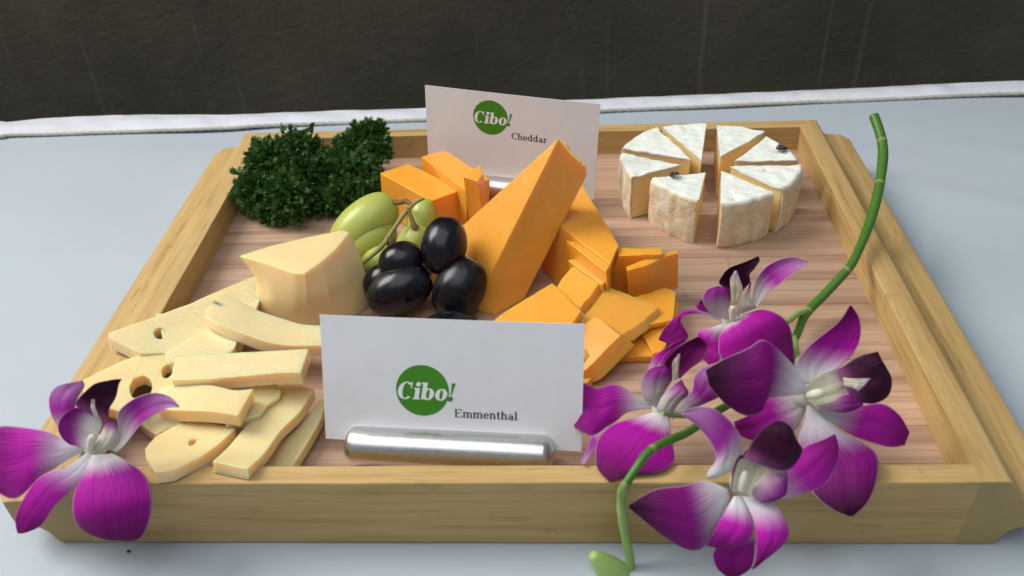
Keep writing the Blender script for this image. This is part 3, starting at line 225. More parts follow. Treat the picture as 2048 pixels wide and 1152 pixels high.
def mat_cord():
    n = NT('hem_cord')
    c = n.mix(n.noise(n.coords(), 500.0, 3), (0.35, 0.34, 0.29, 1), (0.62, 0.61, 0.55, 1))
    n.color(c); n.set(Roughness=0.85)
    return n.m

def mat_wall():
    n = NT('dark_plaster')
    v = n.coords('Object')
    big = n.noise(v, 9.0, 5, 0.6)
    c = n.ramp(big, [(0.3, (0.060, 0.049, 0.034, 1)), (0.7, (0.100, 0.082, 0.057, 1))])
    sv = n.coords('Object', (130, 1, 3.0))
    st = n.noise(sv, 1.0, 4, 0.55, 0.4)
    streak = n.ramp(st, [(0.635, (0, 0, 0, 1)), (0.70, (1, 1, 1, 1))])
    c = n.mix(n.math('MULTIPLY', streak, 0.24), c, (0.22, 0.20, 0.165, 1))
    n.color(c); n.set(Roughness=0.8, Specular_IOR_Level=0.25)
    h = n.noise(n.coords('Object', (1, 1, 1.6), (0, 0.5, 0)), 85.0, 5, 0.6, 0.6)
    n.bump(h, 0.42, 0.003)
    return n.m

def mat_cheese(name, col, col2, radius, rough=0.42, beads=0.0, sss=1.0, scale=0.0035):
    n = NT(name)
    v = n.coords()
    c = n.mix(n.noise(v, 60.0, 4), col, col2)
    n.color(c)
    n.set(Roughness=rough, Specular_IOR_Level=0.45, Subsurface_Weight=sss, Subsurface_Scale=scale)
    n.b.inputs['Subsurface Radius'].default_value = radius
    n.b.subsurface_method = 'RANDOM_WALK'
    h = n.noise(v, 420.0, 3, 0.5)
    nb = n.bump(h, 0.10, 0.0004)
    nb = n.bump(n.noise(v, 60.0, 2), 0.30, 0.002, nb)
    if beads > 0:
        # sweat beads: droplets in a clear coat over the cheese
        vo = n.add('ShaderNodeTexVoronoi', feature='F1', i_Scale=560.0, i_Randomness=1.0)
        n.link(n.coords(), vo.inputs['Vector'])
        r = n.ramp(vo.outputs['Distance'], [(0.0, (1, 1, 1, 1)), (0.42, (0, 0, 0, 1))])
        msk = n.ramp(n.noise(n.coords(), 75.0, 2), [(0.44, (0, 0, 0, 1)), (0.60, (1, 1, 1, 1))])
        k = n.math('MULTIPLY', r, msk)
        bp = n.add('ShaderNodeBump', i_Strength=1.0, i_Distance=0.0026)
        n.link(k, bp.inputs['Height']); n.link(bp.outputs['Normal'], n.b.inputs['Coat Normal'])
        n.set(Coat_Weight=min(1.0, 0.9 * beads), Coat_Roughness=0.07)
    return n.m

def mat_rind():
    n = NT('bloomy_rind')
    v = n.coords()
    g = n.add('ShaderNodeNewGeometry'); sx = n.add('ShaderNodeSeparateXYZ'); n.link(g.outputs['Normal'], sx.inputs[0])
    tc = n.add('ShaderNodeTexCoord'); zx = n.add('ShaderNodeSeparateXYZ'); n.link(tc.outputs['Object'], zx.inputs[0])
    # the sides of the wheel keep a tan, mottled rind; the flat top is covered in white bloom
    at = n.add('ShaderNodeAttribute', attribute_name='bloom')
    top = n.math('ADD', at.outputs['Fac'], n.math('MULTIPLY', n.math('SUBTRACT', n.noise(v, 180.0, 4), 0.5), 0.9), clamp=True)
    m1 = n.ramp(n.noise(v, 150.0, 5, 0.65, 0.5), [(0.30, (0.72, 0.50, 0.31, 1)), (0.5, (0.82, 0.63, 0.42, 1)), (0.70, (0.88, 0.77, 0.60, 1))])
    wv = n.add('ShaderNodeTexWave', wave_type='BANDS', bands_direction='DIAGONAL', i_Scale=38.0, i_Distortion=4.0, i_Detail=2.0)
    n.link(n.coords('Object', (1, 2.5, 1)), wv.inputs['Vector'])
    m2 = n.ramp(n.noise(v, 240.0, 4), [(0.3, (0.82, 0.77, 0.67, 1)), (0.6, (0.88, 0.86, 0.81, 1))])
    n.color(n.mix(top, m1, m2))
    n.set(Roughness=0.75, Specular_IOR_Level=0.2, Subsurface_Weight=0.35, Subsurface_Scale=0.004)
    nb = n.bump(n.noise(v, 320.0, 5, 0.65), 0.6, 0.0012)
    n.bump(wv.outputs['Fac'], 0.22, 0.001, nb)
    return n.m

def mat_plain(name, col, rough=0.5, spec=0.5, metal=0.0, **kw):
    n = NT(name)
    c = n.mix(n.noise(n.coords(), 90.0, 3), [x * 0.93 for x in col[:3]] + [1], [min(1, x * 1.05) for x in col[:3]] + [1])
    n.color(c); n.set(Roughness=rough, Specular_IOR_Level=spec, Metallic=metal, **kw)
    return n.m

def mat_grape(name, a, b, black):
    n = NT(name)
    v = n.coords()
    if black:
        bloom = n.ramp(n.noise(v, 70.0, 4, 0.6, 0.4), [(0.42, (0, 0, 0, 1)), (0.75, (1, 1, 1, 1))])
        n.color(n.mix(n.math('MULTIPLY', bloom, 0.5), a, b))
        n.link(n.math('ADD', 0.24, n.math('MULTIPLY', bloom, 0.3)), n.b.inputs['Roughness'])
        n.set(Specular_IOR_Level=0.38)
        n.bump(n.noise(v, 160.0, 3), 0.05, 0.001)
    else:
        streaks = n.noise(n.coords('Object', (1, 1, 1)), 130.0, 4, 0.6)
        n.color(n.mix(streaks, a, b))
        n.set(Roughness=0.32, Specular_IOR_Level=0.45, Subsurface_Weight=0.9, Subsurface_Scale=0.012)
        n.b.inputs['Subsurface Radius'].default_value = (0.8, 1.0, 0.25)
    return n.m

def mat_petal(name, base, mid, tip, f0, f1, rim=0.5, rough=0.45, vein=0.5):
    """pigment runs from the pale base (u=0) to the coloured blade, with a thin pale margin and faint veins"""
    n = NT(name)
    uv = n.add('ShaderNodeUVMap', uv_map='UVMap'); s = n.add('ShaderNodeSeparateXYZ'); n.link(uv.outputs['UV'], s.inputs[0])
    u, v = s.outputs[0], s.outputs[1]
    mp = n.add('ShaderNodeMapping'); mp.inputs['Scale'].default_value = (1.6, 26.0, 1.0); n.link(uv.outputs['UV'], mp.inputs['Vector'])
    oi = n.add('ShaderNodeObjectInfo')
    off = n.add('ShaderNodeVectorMath', operation='ADD'); n.link(mp.outputs['Vector'], off.inputs[0]); n.link(oi.outputs['Location'], off.inputs[1])
    ve = n.noise(off.outputs[0], 1.0, 3, 0.6, 0.3)
    uu = n.math('ADD', u, n.math('MULTIPLY', n.math('SUBTRACT', ve, 0.5), 0.16))
    f = n.add('ShaderNodeMapRange', interpolation_type='SMOOTHSTEP'); n.link(uu, f.inputs[0])
    f.inputs[1].default_value = f0; f.inputs[2].default_value = f1
    t = n.add('ShaderNodeMapRange', interpolation_type='SMOOTHSTEP'); n.link(u, t.inputs[0])
    t.inputs[1].default_value = f1 * 0.85; t.inputs[2].default_value = 0.95
    blade = n.mix(t.outputs[0], mid, tip)
    blade = n.mix(n.math('MULTIPLY', n.math('GREATER_THAN', ve, 0.56), 0.5 * vein), blade, (0.10, 0.0, 0.06, 1))
    c = n.mix(f.outputs[0], base, blade)
    e = n.math('ABSOLUTE', n.math('SUBTRACT', n.math('MULTIPLY', v, 2.0), 1.0))
    em = n.add('ShaderNodeMapRange', interpolation_type='SMOOTHSTEP'); n.link(e, em.inputs[0])
    em.inputs[1].default_value = 0.93; em.inputs[2].default_value = 1.0
    c = n.mix(n.math('MULTIPLY', em.outputs[0], rim), c, (0.72, 0.50, 0.68, 1))
    n.color(c)
    n.set(Roughness=rough + 0.1, Specular_IOR_Level=0.2)
    h = n.noise(off.outputs[0], 1.5, 3)
    n.bump(h, 0.5, 0.001)
    tr = n.add('ShaderNodeBsdfTranslucent'); n.link(c, tr.inputs['Color'])
    mx = n.add('ShaderNodeMixShader', i_Fac=0.22)
    n.link(n.b.outputs[0], mx.inputs[1]); n.link(tr.outputs[0], mx.inputs[2]); n.link(mx.outputs[0], n.out.inputs['Surface'])
    return n.m

def mat_leaf(name, a, b):
    n = NT(name)
    c = n.mix(n.noise(n.coords(), 240.0, 2), a, b)
    n.color(c); n.set(Roughness=0.4, Specular_IOR_Level=0.45)
    tr = n.add('ShaderNodeBsdfTranslucent'); n.link(c, tr.inputs['Color'])
    mx = n.add('ShaderNodeMixShader', i_Fac=0.15)
    n.link(n.b.outputs[0], mx.inputs[1]); n.link(tr.outputs[0], mx.inputs[2]); n.link(mx.outputs[0], n.out.inputs['Surface'])
    return n.m

def mat_metal():
    n = NT('brushed_steel')
    v = n.coords('Object', (1, 1, 1))
    sc = n.noise(n.coords('Object', (900, 60, 60)), 1.0, 3)
    n.set(Metallic=1.0, Roughness=0.27)
    n.b.inputs['Base Color'].default_value = (0.66, 0.65, 0.63, 1)
    n.link(n.math('ADD', 0.2, n.math('MULTIPLY', n.noise(v, 260.0, 4, 0.7), 0.2)), n.b.inputs['Roughness'])
    n.bump(sc, 0.06, 0.0002)
    return n.m

WHITE_P = (0.88, 0.86, 0.88, 1)
M = dict(
    rail_x=mat_rail('rubberwood_along', 'x'), rail_y=mat_rail('rubberwood_side', 'y'), board=mat_board(),
    cloth=mat_cloth(), satin=mat_satin(), cord=mat_cord(), wall=mat_wall(),
    ched=mat_cheese('cheddar', (0.92, 0.42, 0.048, 1), (0.89, 0.38, 0.038, 1), (1.0, 0.38, 0.05), 0.36, 0.6),
    ched_wet=mat_cheese('cheddar_moist', (0.93, 0.44, 0.06, 1), (0.91, 0.40, 0.048, 1), (1.0, 0.38, 0.05), 0.30, 1.0),
    emm=mat_cheese('emmental', (0.88, 0.69, 0.37, 1), (0.86, 0.65, 0.32, 1), (1.0, 0.38, 0.08), 0.42, 0.35, scale=0.008),
    emm_wet=mat_cheese('emmental_moist', (0.90, 0.735, 0.43, 1), (0.87, 0.69, 0.38, 1), (1.0, 0.38, 0.08), 0.32, 1.0, scale=0.008),
    paste=mat_cheese('camembert_paste', (0.92, 0.68, 0.33, 1), (0.88, 0.61, 0.26, 1), (1.0, 0.6, 0.2), 0.4),
    rind=mat_rind(),
    black_grape=mat_grape('black_grape', (0.004, 0.003, 0.006, 1), (0.045, 0.046, 0.062, 1), True),
    green_grape=mat_grape('green_grape', (0.38, 0.42, 0.07, 1), (0.50, 0.53, 0.14, 1), False),
    grape_stem=mat_plain('grape_stem', (0.30, 0.27, 0.09), 0.65, 0.3), grape_knob=mat_plain('grape_stem_knob', (0.20, 0.115, 0.045), 0.8, 0.2),
    card=mat_plain('white_card', (0.80, 0.79, 0.81), 0.55, 0.3), ink_green=mat_plain('green_ink', (0.055, 0.25, 0.014), 0.5, 0.35),
    ink_white=mat_plain('white_ink', (0.84, 0.84, 0.84), 0.5, 0.3), ink_black=mat_plain('black_ink', (0.012, 0.012, 0.016), 0.5, 0.3),
    steel=mat_metal(),
    leaf=mat_leaf('parsley_leaf', (0.014, 0.050, 0.010, 1), (0.085, 0.205, 0.036, 1)),
    leaf_stalk=mat_plain('parsley_stalk', (0.06, 0.14, 0.03), 0.6, 0.3),
    stem=mat_plain('orchid_stem_green', (0.062, 0.17, 0.018), 0.42, 0.4), stem_pale=mat_plain('orchid_stem_pale', (0.26, 0.40, 0.11), 0.42, 0.4),
    node=mat_plain('stem_node', (0.24, 0.24, 0.10), 0.7, 0.2), bud=mat_plain('orchid_bud', (0.34, 0.52, 0.16), 0.45, 0.35, Subsurface_Weight=0.3, Subsurface_Scale=0.01),
    fly=mat_plain('fly_body', (0.012, 0.011, 0.010), 0.4, 0.5), wing=mat_plain('fly_wing', (0.09, 0.085, 0.08), 0.3, 0.5),
    smudge=mat_plain('card_smudge', (0.60, 0.52, 0.48), 0.5, 0.3), crumb=mat_plain('dark_crumb', (0.03, 0.022, 0.018), 0.8, 0.2),
    table=mat_plain('table_board', (0.25, 0.2, 0.15), 0.6, 0.3),
    mag=mat_petal('petal_magenta', WHITE_P, (0.62, 0.014, 0.49, 1), (0.26, 0.003, 0.18, 1), 0.10, 0.50),
    dark=mat_petal('petal_purple_and_shade', WHITE_P, (0.27, 0.005, 0.21, 1), (0.040, 0.001, 0.024, 1), 0.08, 0.46),  # near-black tip: deep petal colour with part of the shade painted in
    solid=mat_petal('petal_purple', WHITE_P, (0.50, 0.009, 0.39, 1), (0.13, 0.002, 0.085, 1), 0.02, 0.28),
    pale=mat_petal('sepal_pale_magenta', (0.80, 0.78, 0.74, 1), (0.48, 0.02, 0.42, 1), (0.58, 0.26, 0.55, 1), 0.14, 0.52, rim=0.9),
    lip=mat_petal('lip_two_tone', (0.80, 0.79, 0.62, 1), (0.20, 0.006, 0.16, 1), (0.055, 0.001, 0.032, 1), 0.30, 0.62, rim=0.12),
    lipdark=mat_petal('lip_dark_maroon', (0.40, 0.10, 0.30, 1), (0.045, 0.001, 0.024, 1), (0.035, 0.001, 0.020, 1), -0.1, 0.35, rim=0.1),
    lipmag=mat_petal('lip_crimson', (0.30, 0.02, 0.20, 1), (0.20, 0.004, 0.12, 1), (0.16, 0.003, 0.09, 1), -0.1, 0.35, rim=0.15),
    lipcream=mat_petal('lip_cream_throat', (0.80, 0.79, 0.60, 1), (0.78, 0.74, 0.56, 1), (0.42, 0.12, 0.34, 1), 0.1, 0.7, rim=0.25),
    flap=mat_petal('lip_flap', (0.72, 0.70, 0.54, 1), (0.66, 0.58, 0.52, 1), (0.34, 0.05, 0.30, 1), 0.2, 0.75, rim=0.3),
    flapcream=mat_petal('lip_flap_cream', (0.72, 0.70, 0.56, 1), (0.66, 0.58, 0.52, 1), (0.46, 0.16, 0.42, 1), 0.2, 0.8, rim=0.2),
    flapleft=mat_petal('lip_flap_magenta', (0.74, 0.72, 0.66, 1), (0.34, 0.03, 0.30, 1), (0.28, 0.012, 0.24, 1), 0.2, 0.75, rim=0.5),
    flapright=mat_petal('lip_flap_pink', (0.74, 0.72, 0.62, 1), (0.42, 0.08, 0.36, 1), (0.32, 0.03, 0.27, 1), 0.15, 0.8, rim=0.4),
    flaplow=mat_petal('lip_flap_lower', (0.62, 0.52, 0.50, 1), (0.30, 0.02, 0.27, 1), (0.26, 0.012, 0.23, 1), -0.1, 0.7, rim=0.6),
    flapthin=mat_petal('lip_flap_edge', (0.36, 0.06, 0.32, 1), (0.24, 0.012, 0.2, 1), (0.14, 0.004, 0.10, 1), 0.1, 0.6, rim=0.4),
    tuft=mat_petal('lip_pale_crest', (0.74, 0.70, 0.50, 1), (0.74, 0.66, 0.56, 1), (0.70, 0.52, 0.60, 1), 0.3, 0.8, rim=0.0),
    cream=mat_petal('column_cream', (0.80, 0.80, 0.66, 1), (0.82, 0.80, 0.62, 1), (0.84, 0.80, 0.56, 1), 0.3, 0.8, rim=0.0),
)

# ------------------------------------------------------------------ object helpers
def V(p): return Vector((p[0], p[1], p[2]))

def thing(name, label, cat, base, group=None, kind=None):
    o = bpy.data.objects.new(name, None); o.empty_display_size = 0.005
    COL.objects.link(o); o.location = V(base) * CM
    tag(o, label, cat, group, kind); return o

def tag(o, label, cat=None, group=None, kind=None):
    o['label'] = label
    if cat: o['category'] = cat
    if group: o['group'] = group
    if kind: o['kind'] = kind
    return o

def mesh_obj(name, verts, faces, mat, parent=None, origin=None, smooth=True, uvs=None, bevel=0.0, seg=2, subsurf=0, attr=None, sharp=48):
    """verts in cm (tray frame). The object's origin is its parent's base or the given point."""
    org = V(origin) if origin is not None else (parent_base(parent) if parent else Vector((0, 0, 0)))
    me = bpy.data.meshes.new(name)
    me.from_pydata([((V(v) - org) * CM)[:] for v in verts], [], faces)
    me.validate(); me.update()
    bm = bmesh.new(); bm.from_mesh(me); bmesh.ops.recalc_face_normals(bm, faces=bm.faces); bm.to_mesh(me); bm.free()
    if uvs is not None:
        ul = me.uv_layers.new(name='UVMap')
        for lp in me.loops: ul.data[lp.index].uv = uvs[lp.vertex_index]
    if attr is not None:
        a = me.attributes.new(attr[0], 'FLOAT', 'POINT')
        for i, x in enumerate(attr[1]): a.data[i].value = x
    me.materials.append(mat)
    if smooth:
        for p in me.polygons: p.use_smooth = True
        if bevel <= 0 and not subsurf: me.set_sharp_from_angle(angle=math.radians(sharp))
    o = bpy.data.objects.new(name, me); COL.objects.link(o)
    if parent is not None:
        o.parent = parent
    else:
        o.location = org * CM
    if bevel > 0:
        b = o.modifiers.new('soft_edges', 'BEVEL'); b.width = bevel * CM; b.segments = seg; b.limit_method = 'ANGLE'; b.angle_limit = math.radians(35)
        b.harden_normals = True
    if subsurf:
        s = o.modifiers.new('smooth', 'SUBSURF'); s.levels = subsurf; s.render_levels = subsurf
    return o

def parent_base(p):
    b = Vector((0, 0, 0))
    while p is not None:
        b += p.location / CM; p = p.parent
    return b

def catmull(pts, n):
    """n points evenly spaced along a smooth curve through pts"""
    P = [V(p) for p in pts]
    if len(P) == 2: return [P[0].lerp(P[1], i / (n - 1)) for i in range(n)]
    dense = []
    for i in range(len(P) - 1):
        p0 = P[max(i - 1, 0)]; p1 = P[i]; p2 = P[i + 1]; p3 = P[min(i + 2, len(P) - 1)]
        for k in range(12):
            t = k / 12.0
            dense.append(0.5 * ((2 * p1) + (p2 - p0) * t + (2 * p0 - 5 * p1 + 4 * p2 - p3) * t * t + (3 * p1 - p0 - 3 * p2 + p3) * t ** 3))
    dense.append(P[-1])
    L = [0.0]
    for a, b in zip(dense, dense[1:]): L.append(L[-1] + (b - a).length)
    out = []; j = 0
    for i in range(n):
        s = L[-1] * i / (n - 1)
        while j < len(L) - 2 and L[j + 1] < s: j += 1
        w = (s - L[j]) / max(L[j + 1] - L[j], 1e-9)
        out.append(dense[j].lerp(dense[j + 1], min(max(w, 0), 1)))
    return out

def grid_faces(nu, nv, off=0, flip=False):
    f = []
    for i in range(nu - 1):
        for j in range(nv - 1):
            q = (off + i * nv + j, off + (i + 1) * nv + j, off + (i + 1) * nv + j + 1, off + i * nv + j + 1)
            f.append(q[::-1] if flip else q)
    return f

def sheet_solid(grid, nu, nv, thick, up):
    """closed solid from a grid of points: a copy of the grid set back along its normals"""
    nrm = []
    for i in range(nu):
        for j in range(nv):
            a = grid[min(i + 1, nu - 1) * nv + j] - grid[max(i - 1, 0) * nv + j]
            b = grid[i * nv + min(j + 1, nv - 1)] - grid[i * nv + max(j - 1, 0)]
            c = a.cross(b)
            if c.length < 1e-9: c = Vector(up)
            c.normalize()
            if c.dot(Vector(up)) < 0: c = -c
            nrm.append(c)
    th = thick if callable(thick) else (lambda i, j: thick)
    lower = [g - n * th(k // nv, k % nv) for k, (g, n) in enumerate(zip(grid, nrm))]
    verts = grid + lower; N = nu * nv
    faces = grid_faces(nu, nv) + grid_faces(nu, nv, N, True)
    ring = [i * nv for i in range(nu)] + [(nu - 1) * nv + j for j in range(1, nv)] + [i * nv + nv - 1 for i in range(nu - 2, -1, -1)] + [j for j in range(nv - 2, 0, -1)]
    for a, b in zip(ring, ring[1:] + ring[:1]): faces.append((b, a, a + N, b + N))
    return verts, faces

def tube(path, sides=10, caps=True, squash=1.0):
    """path: [x, y, z, radius] -> closed tapered tube"""
    P = [V(p) for p in path]; verts = []; faces = []
    ref = Vector((0.3, 0.2, 1)).normalized()
    for i, p in enumerate(P):
        d = (P[min(i + 1, len(P) - 1)] - P[max(i - 1, 0)]).normalized()
        a = d.cross(ref)
        if a.length < 1e-3: a = d.cross(Vector((1, 0, 0)))
        a.normalize(); b = d.cross(a).normalized()
        for k in range(sides):
            t = 2 * math.pi * k / sides
            verts.append(p + (a * math.cos(t) + b * math.sin(t) * squash) * path[i][3])
    for i in range(len(P) - 1):
        for k in range(sides):
            k2 = (k + 1) % sides
            faces.append((i * sides + k, i * sides + k2, (i + 1) * sides + k2, (i + 1) * sides + k))
    if caps:
        faces.append(tuple(range(sides))[::-1]); faces.append(tuple((len(P) - 1) * sides + k for k in range(sides)))
    return verts, faces

def smooth_path(path, n):
    pts = catmull(path, n); rs = []
    for i in range(n):
        t = i / (n - 1) * (len(path) - 1); k = min(int(t), len(path) - 2); w = t - k
        rs.append(path[k][3] * (1 - w) + path[k + 1][3] * w)
    return [[p.x, p.y, p.z, r] for p, r in zip(pts, rs)]

def merge(parts):
    v, f = [], []
    for a, b in parts:
        o = len(v); v += list(a); f += [tuple(i + o for i in q) for q in b]
    return v, f

def box(x0, x1, y0, y1, z0, z1):
    v = [Vector(p) for p in ((x0, y0, z0), (x1, y0, z0), (x1, y1, z0), (x0, y1, z0), (x0, y0, z1), (x1, y0, z1), (x1, y1, z1), (x0, y1, z1))]
    return v, [(0, 3, 2, 1), (4, 5, 6, 7), (0, 1, 5, 4), (1, 2, 6, 5), (2, 3, 7, 6), (3, 0, 4, 7)]

RND = random.Random(11)

# ------------------------------------------------------------------ the setting: wall, table, cloth
TH, TD, TT, TS, ZF = TRAY['H'], TRAY['D'], TRAY['t'], TRAY['ts'], TRAY['zf']
Y0, Y1 = -TD / 2, TD / 2

def build_wall():
    nx, nz = 90, 50; vs = []
    for i in range(nx):
        for k in range(nz):
            x = -110 + 220 * i / (nx - 1); z = -70 + 130 * k / (nz - 1)
            vs.append(Vector((x, 37 + 0.035 * x + 0.5 * noise.noise(Vector((x * 0.05, 0, z * 0.05))), z)))
    fs = grid_faces(nx, nz)
    N = len(vs); vs += [v + Vector((0, 8, 0)) for v in vs]
    fs += grid_faces(nx, nz, N, True)
    o = mesh_obj('wall', vs, fs, M['wall'])
    tag(o, 'dark brown rough plaster wall with pale vertical streaks behind the table', 'wall', kind='structure')
build_wall()

def edge_y(x, pts):
    for a, b in zip(pts, pts[1:]):
        if a[0] <= x <= b[0]:
            w = (x - a[0]) / (b[0] - a[0]); return a[1] + (b[1] - a[1]) * w
    return pts[0][1] if x < pts[0][0] else pts[-1][1]

def build_cloth():
    root = thing('tablecloth', 'pale bluish white tablecloth with a white satin hem along its back edge', 'tablecloth', (0, 0, 0))
    nx, ny = 150, 90; vs = []
    for i in range(nx):
        x = -62 + 124 * i / (nx - 1); ye = edge_y(x, CORD) + 0.25
        for j in range(ny):
            y = -34 + (ye + 34) * j / (ny - 1)
            inside = max(abs(x) - 17.6, abs(y) - 14.0)
            k = min(max(inside / 5.0, 0.0), 1.0)
            w = 0.16 * noise.noise(Vector((x * 0.11 + y * 0.05, y * 0.16 - x * 0.05, 1.7))) + 0.10 * noise.noise(Vector((x * 0.05 + y * 0.22, y * 0.07, 4.2)))
            fold = 0.0
            for fx, fy, dx, dy, amp, wd in ((27, 9, 0.86, -0.5, 0.16, 0.9), (33, 13, 0.85, -0.52, 0.12, 1.0), (-29, -2, 1.0, 0.03, 0.07, 0.6), (-30, 6, 1.0, -0.05, 0.05, 0.7)):
                s = (x - fx) * dx + (y - fy) * dy; d = -(x - fx) * dy + (y - fy) * dx
                fold += amp * math.exp(-(d / wd) ** 2) * math.exp(-(s / 11.0) ** 2)
            vs.append(Vector((x, y, -0.03 + k * (w + fold))))
    N = len(vs)
    top, fs = vs, grid_faces(nx, ny)
    low = [v - Vector((0, 0, 0.06)) for v in vs]
    fs = fs + grid_faces(nx, ny, N, True)
    mesh_obj('cloth', top + low, fs, M['cloth'], root)
    # satin band along the back edge: a low padded strip with small puckers
    n = 220; nv = 9; A = catmull(CORD, n); B = catmull(HEM, n); grid = []
    for i in range(n):
        pk = 0.20 * noise.noise(Vector((A[i].x * 0.35, 3.1, 0))) + 0.12 * noise.noise(Vector((A[i].x * 1.1, 7.7, 0)))
        for j in range(nv):
            w = j / (nv - 1)
            p = A[i].lerp(B[i], w)
            p.z = 0.17 + 0.13 * math.sin(math.pi * min(1, 0.12 + w * 0.9)) + pk * math.sin(math.pi * w) + 0.015 * noise.noise(Vector((A[i].x * 1.3, w * 3.0, 1.0)))
            p.y += 0.10 * noise.noise(Vector((A[i].x * 0.5, 0, 9.0))) * w
            grid.append(p)
    v, f = sheet_solid(grid, n, nv, 0.12, (0, 0, 1))
    mesh_obj('satin_band', v, f, M['satin'], root)
    n = 420; C = catmull(CORD, n); path = []
    for i, p in enumerate(C):
        path.append([p.x, p.y - 0.02, 0.17 + 0.03 * noise.noise(Vector((p.x * 0.6, 0, 0))), 0.13 + 0.022 * math.sin(i * 2.1)])
    v, f = tube(path, 8)
    mesh_obj('hem_cord', v, f, M['cord'], root)
build_cloth()

def build_table():
    v, f = box(-62, 62, -34, 23.5, -3.2, -0.25)
    root = thing('table', 'table carrying the white cloth', 'table', (0, 0, -3.2), kind='structure')
    mesh_obj('table_top', v, f, M['table'], root, smooth=False, bevel=0.1)
build_table()

# ------------------------------------------------------------------ the tray
def build_tray():
    root = thing('serving_tray', 'rectangular pale wooden serving tray with lipped side handles on the tablecloth', 'tray', (0, 0, 0))
    v, f = box(-17 + TS - 0.3, 17 - TS + 0.3, Y0 + TT - 0.3, Y1 - TT + 0.3, ZF - 0.5, ZF)
    mesh_obj('base_board', v, f, M['board'], root, smooth=False)
    def rail(nm, ya, yb):
        nx = 60; vs = []; prof = [(ya, 0.0), (ya, TH), (yb, TH), (yb, 0.0)]
        x0, x1 = -17 + TS * 0.55, 17 - TS * 0.55
        for i in range(nx):
            x = x0 + (x1 - x0) * i / (nx - 1)
            for y, z in prof:
                vs.append(Vector((x, y + 0.012 * noise.noise(Vector((x * .5, y, z))), z + (0.018 * noise.noise(Vector((x * 0.4, y, 5))) if z > 1 else 0))))
        fs = []
        for i in range(nx - 1):
            for k in range(4): fs.append((i * 4 + k, i * 4 + (k + 1) % 4, (i + 1) * 4 + (k + 1) % 4, (i + 1) * 4 + k))
        fs += [(3, 2, 1, 0), tuple((nx - 1) * 4 + k for k in range(4))]
        return mesh_obj(nm, vs, fs, M['rail_x'], root, smooth=True, bevel=0.07, seg=3)
    tag(rail('front_rail', Y0, Y0 + TT), 'front rail of the tray with scratches')
    rail('back_rail', Y1 - TT, Y1)
    prof = [(17 - TS, 0.0), (17 - TS, TH - 0.004), (16.85, TH - 0.004), (17.0, TH - 0.07), (17.3, 2.86), (17.45, 2.6), (17.62, 2.47), (18.0, 2.43), (18.75, 2.38), (18.98, 2.28), (19.08, 2.1), (19.06, 1.7), (18.95, 1.42), (18.6, 1.14), (18.1, 0.96), (17.75, 0.86), (17.52, 0.62), (17.38, 0.25), (17.22, 0.0)]
    for s in (1, -1):
        ys = [(Y0 - 0.003, 1.0)]; n = 50; vs = []; fs = []; K = len(prof)
        for i in range(n):
            y = (Y0 - 0.004) + (TD + 0.008) * i / (n - 1)
            # ends of the lip are rounded off in plan
            e = min(abs(y - Y0), abs(y - Y1)); cut = 0.0
            if e < 0.55: cut = 0.55 - math.sqrt(max(0.0, 0.55 ** 2 - (0.55 - e) ** 2))
            for (x, z) in prof:
                xx = min(x, 19.08 - cut) if x > 18.2 else x
                vs.append(Vector((s * (xx + 0.012 * noise.noise(Vector((y * .4, z, s * 3.)))), y, z + (0.015 * noise.noise(Vector((y * .4, x, 2.0))) if z > 2 else 0))))
        for i in range(n - 1):
            for k in range(K): fs.append((i * K + k, i * K + (k + 1) % K, (i + 1) * K + (k + 1) % K, (i + 1) * K + k))
        fs += [tuple(range(K))[::-1], tuple((n - 1) * K + k for k in range(K))]
        o = mesh_obj('side_rail', vs, fs, M['rail_y'], root, smooth=True, bevel=0.05, seg=2)
        o['label'] = 'right side rail with its projecting lip' if s > 0 else 'left side rail with its projecting lip'
build_tray()

# ------------------------------------------------------------------ cheese pieces
def prism_mesh(name, spec, mat, parent, bevel=0.03):
    top = [V(p) for p in spec['top']]; dn = V(spec['dn']); holes = [[V(p) for p in h] for h in spec['holes']]
    loops = [top] + holes
    flat = [p for lp in loops for p in lp]; N = len(flat)
    if holes:
        fs = [tuple(t) for t in tessellate_polygon(loops)]
    else:
        fs = [tuple(range(N))]
    verts = [p for p in flat] + [p + dn for p in flat]
    faces = list(fs) + [tuple(i + N for i in reversed(q)) for q in fs]
    o = 0
    for lp in loops:
        n = len(lp)
        for i in range(n): faces.append((o + i, o + (i + 1) % n, o + (i + 1) % n + N, o + i + N))
        o += n
    return mesh_obj(name, verts, faces, mat, parent, smooth=True, bevel=bevel, seg=3, origin=base_of(verts))

def base_of(vs):
    zm = min(v.z for v in vs); return Vector((sum(v.x for v in vs) / len(vs), sum(v.y for v in vs) / len(vs), zm))

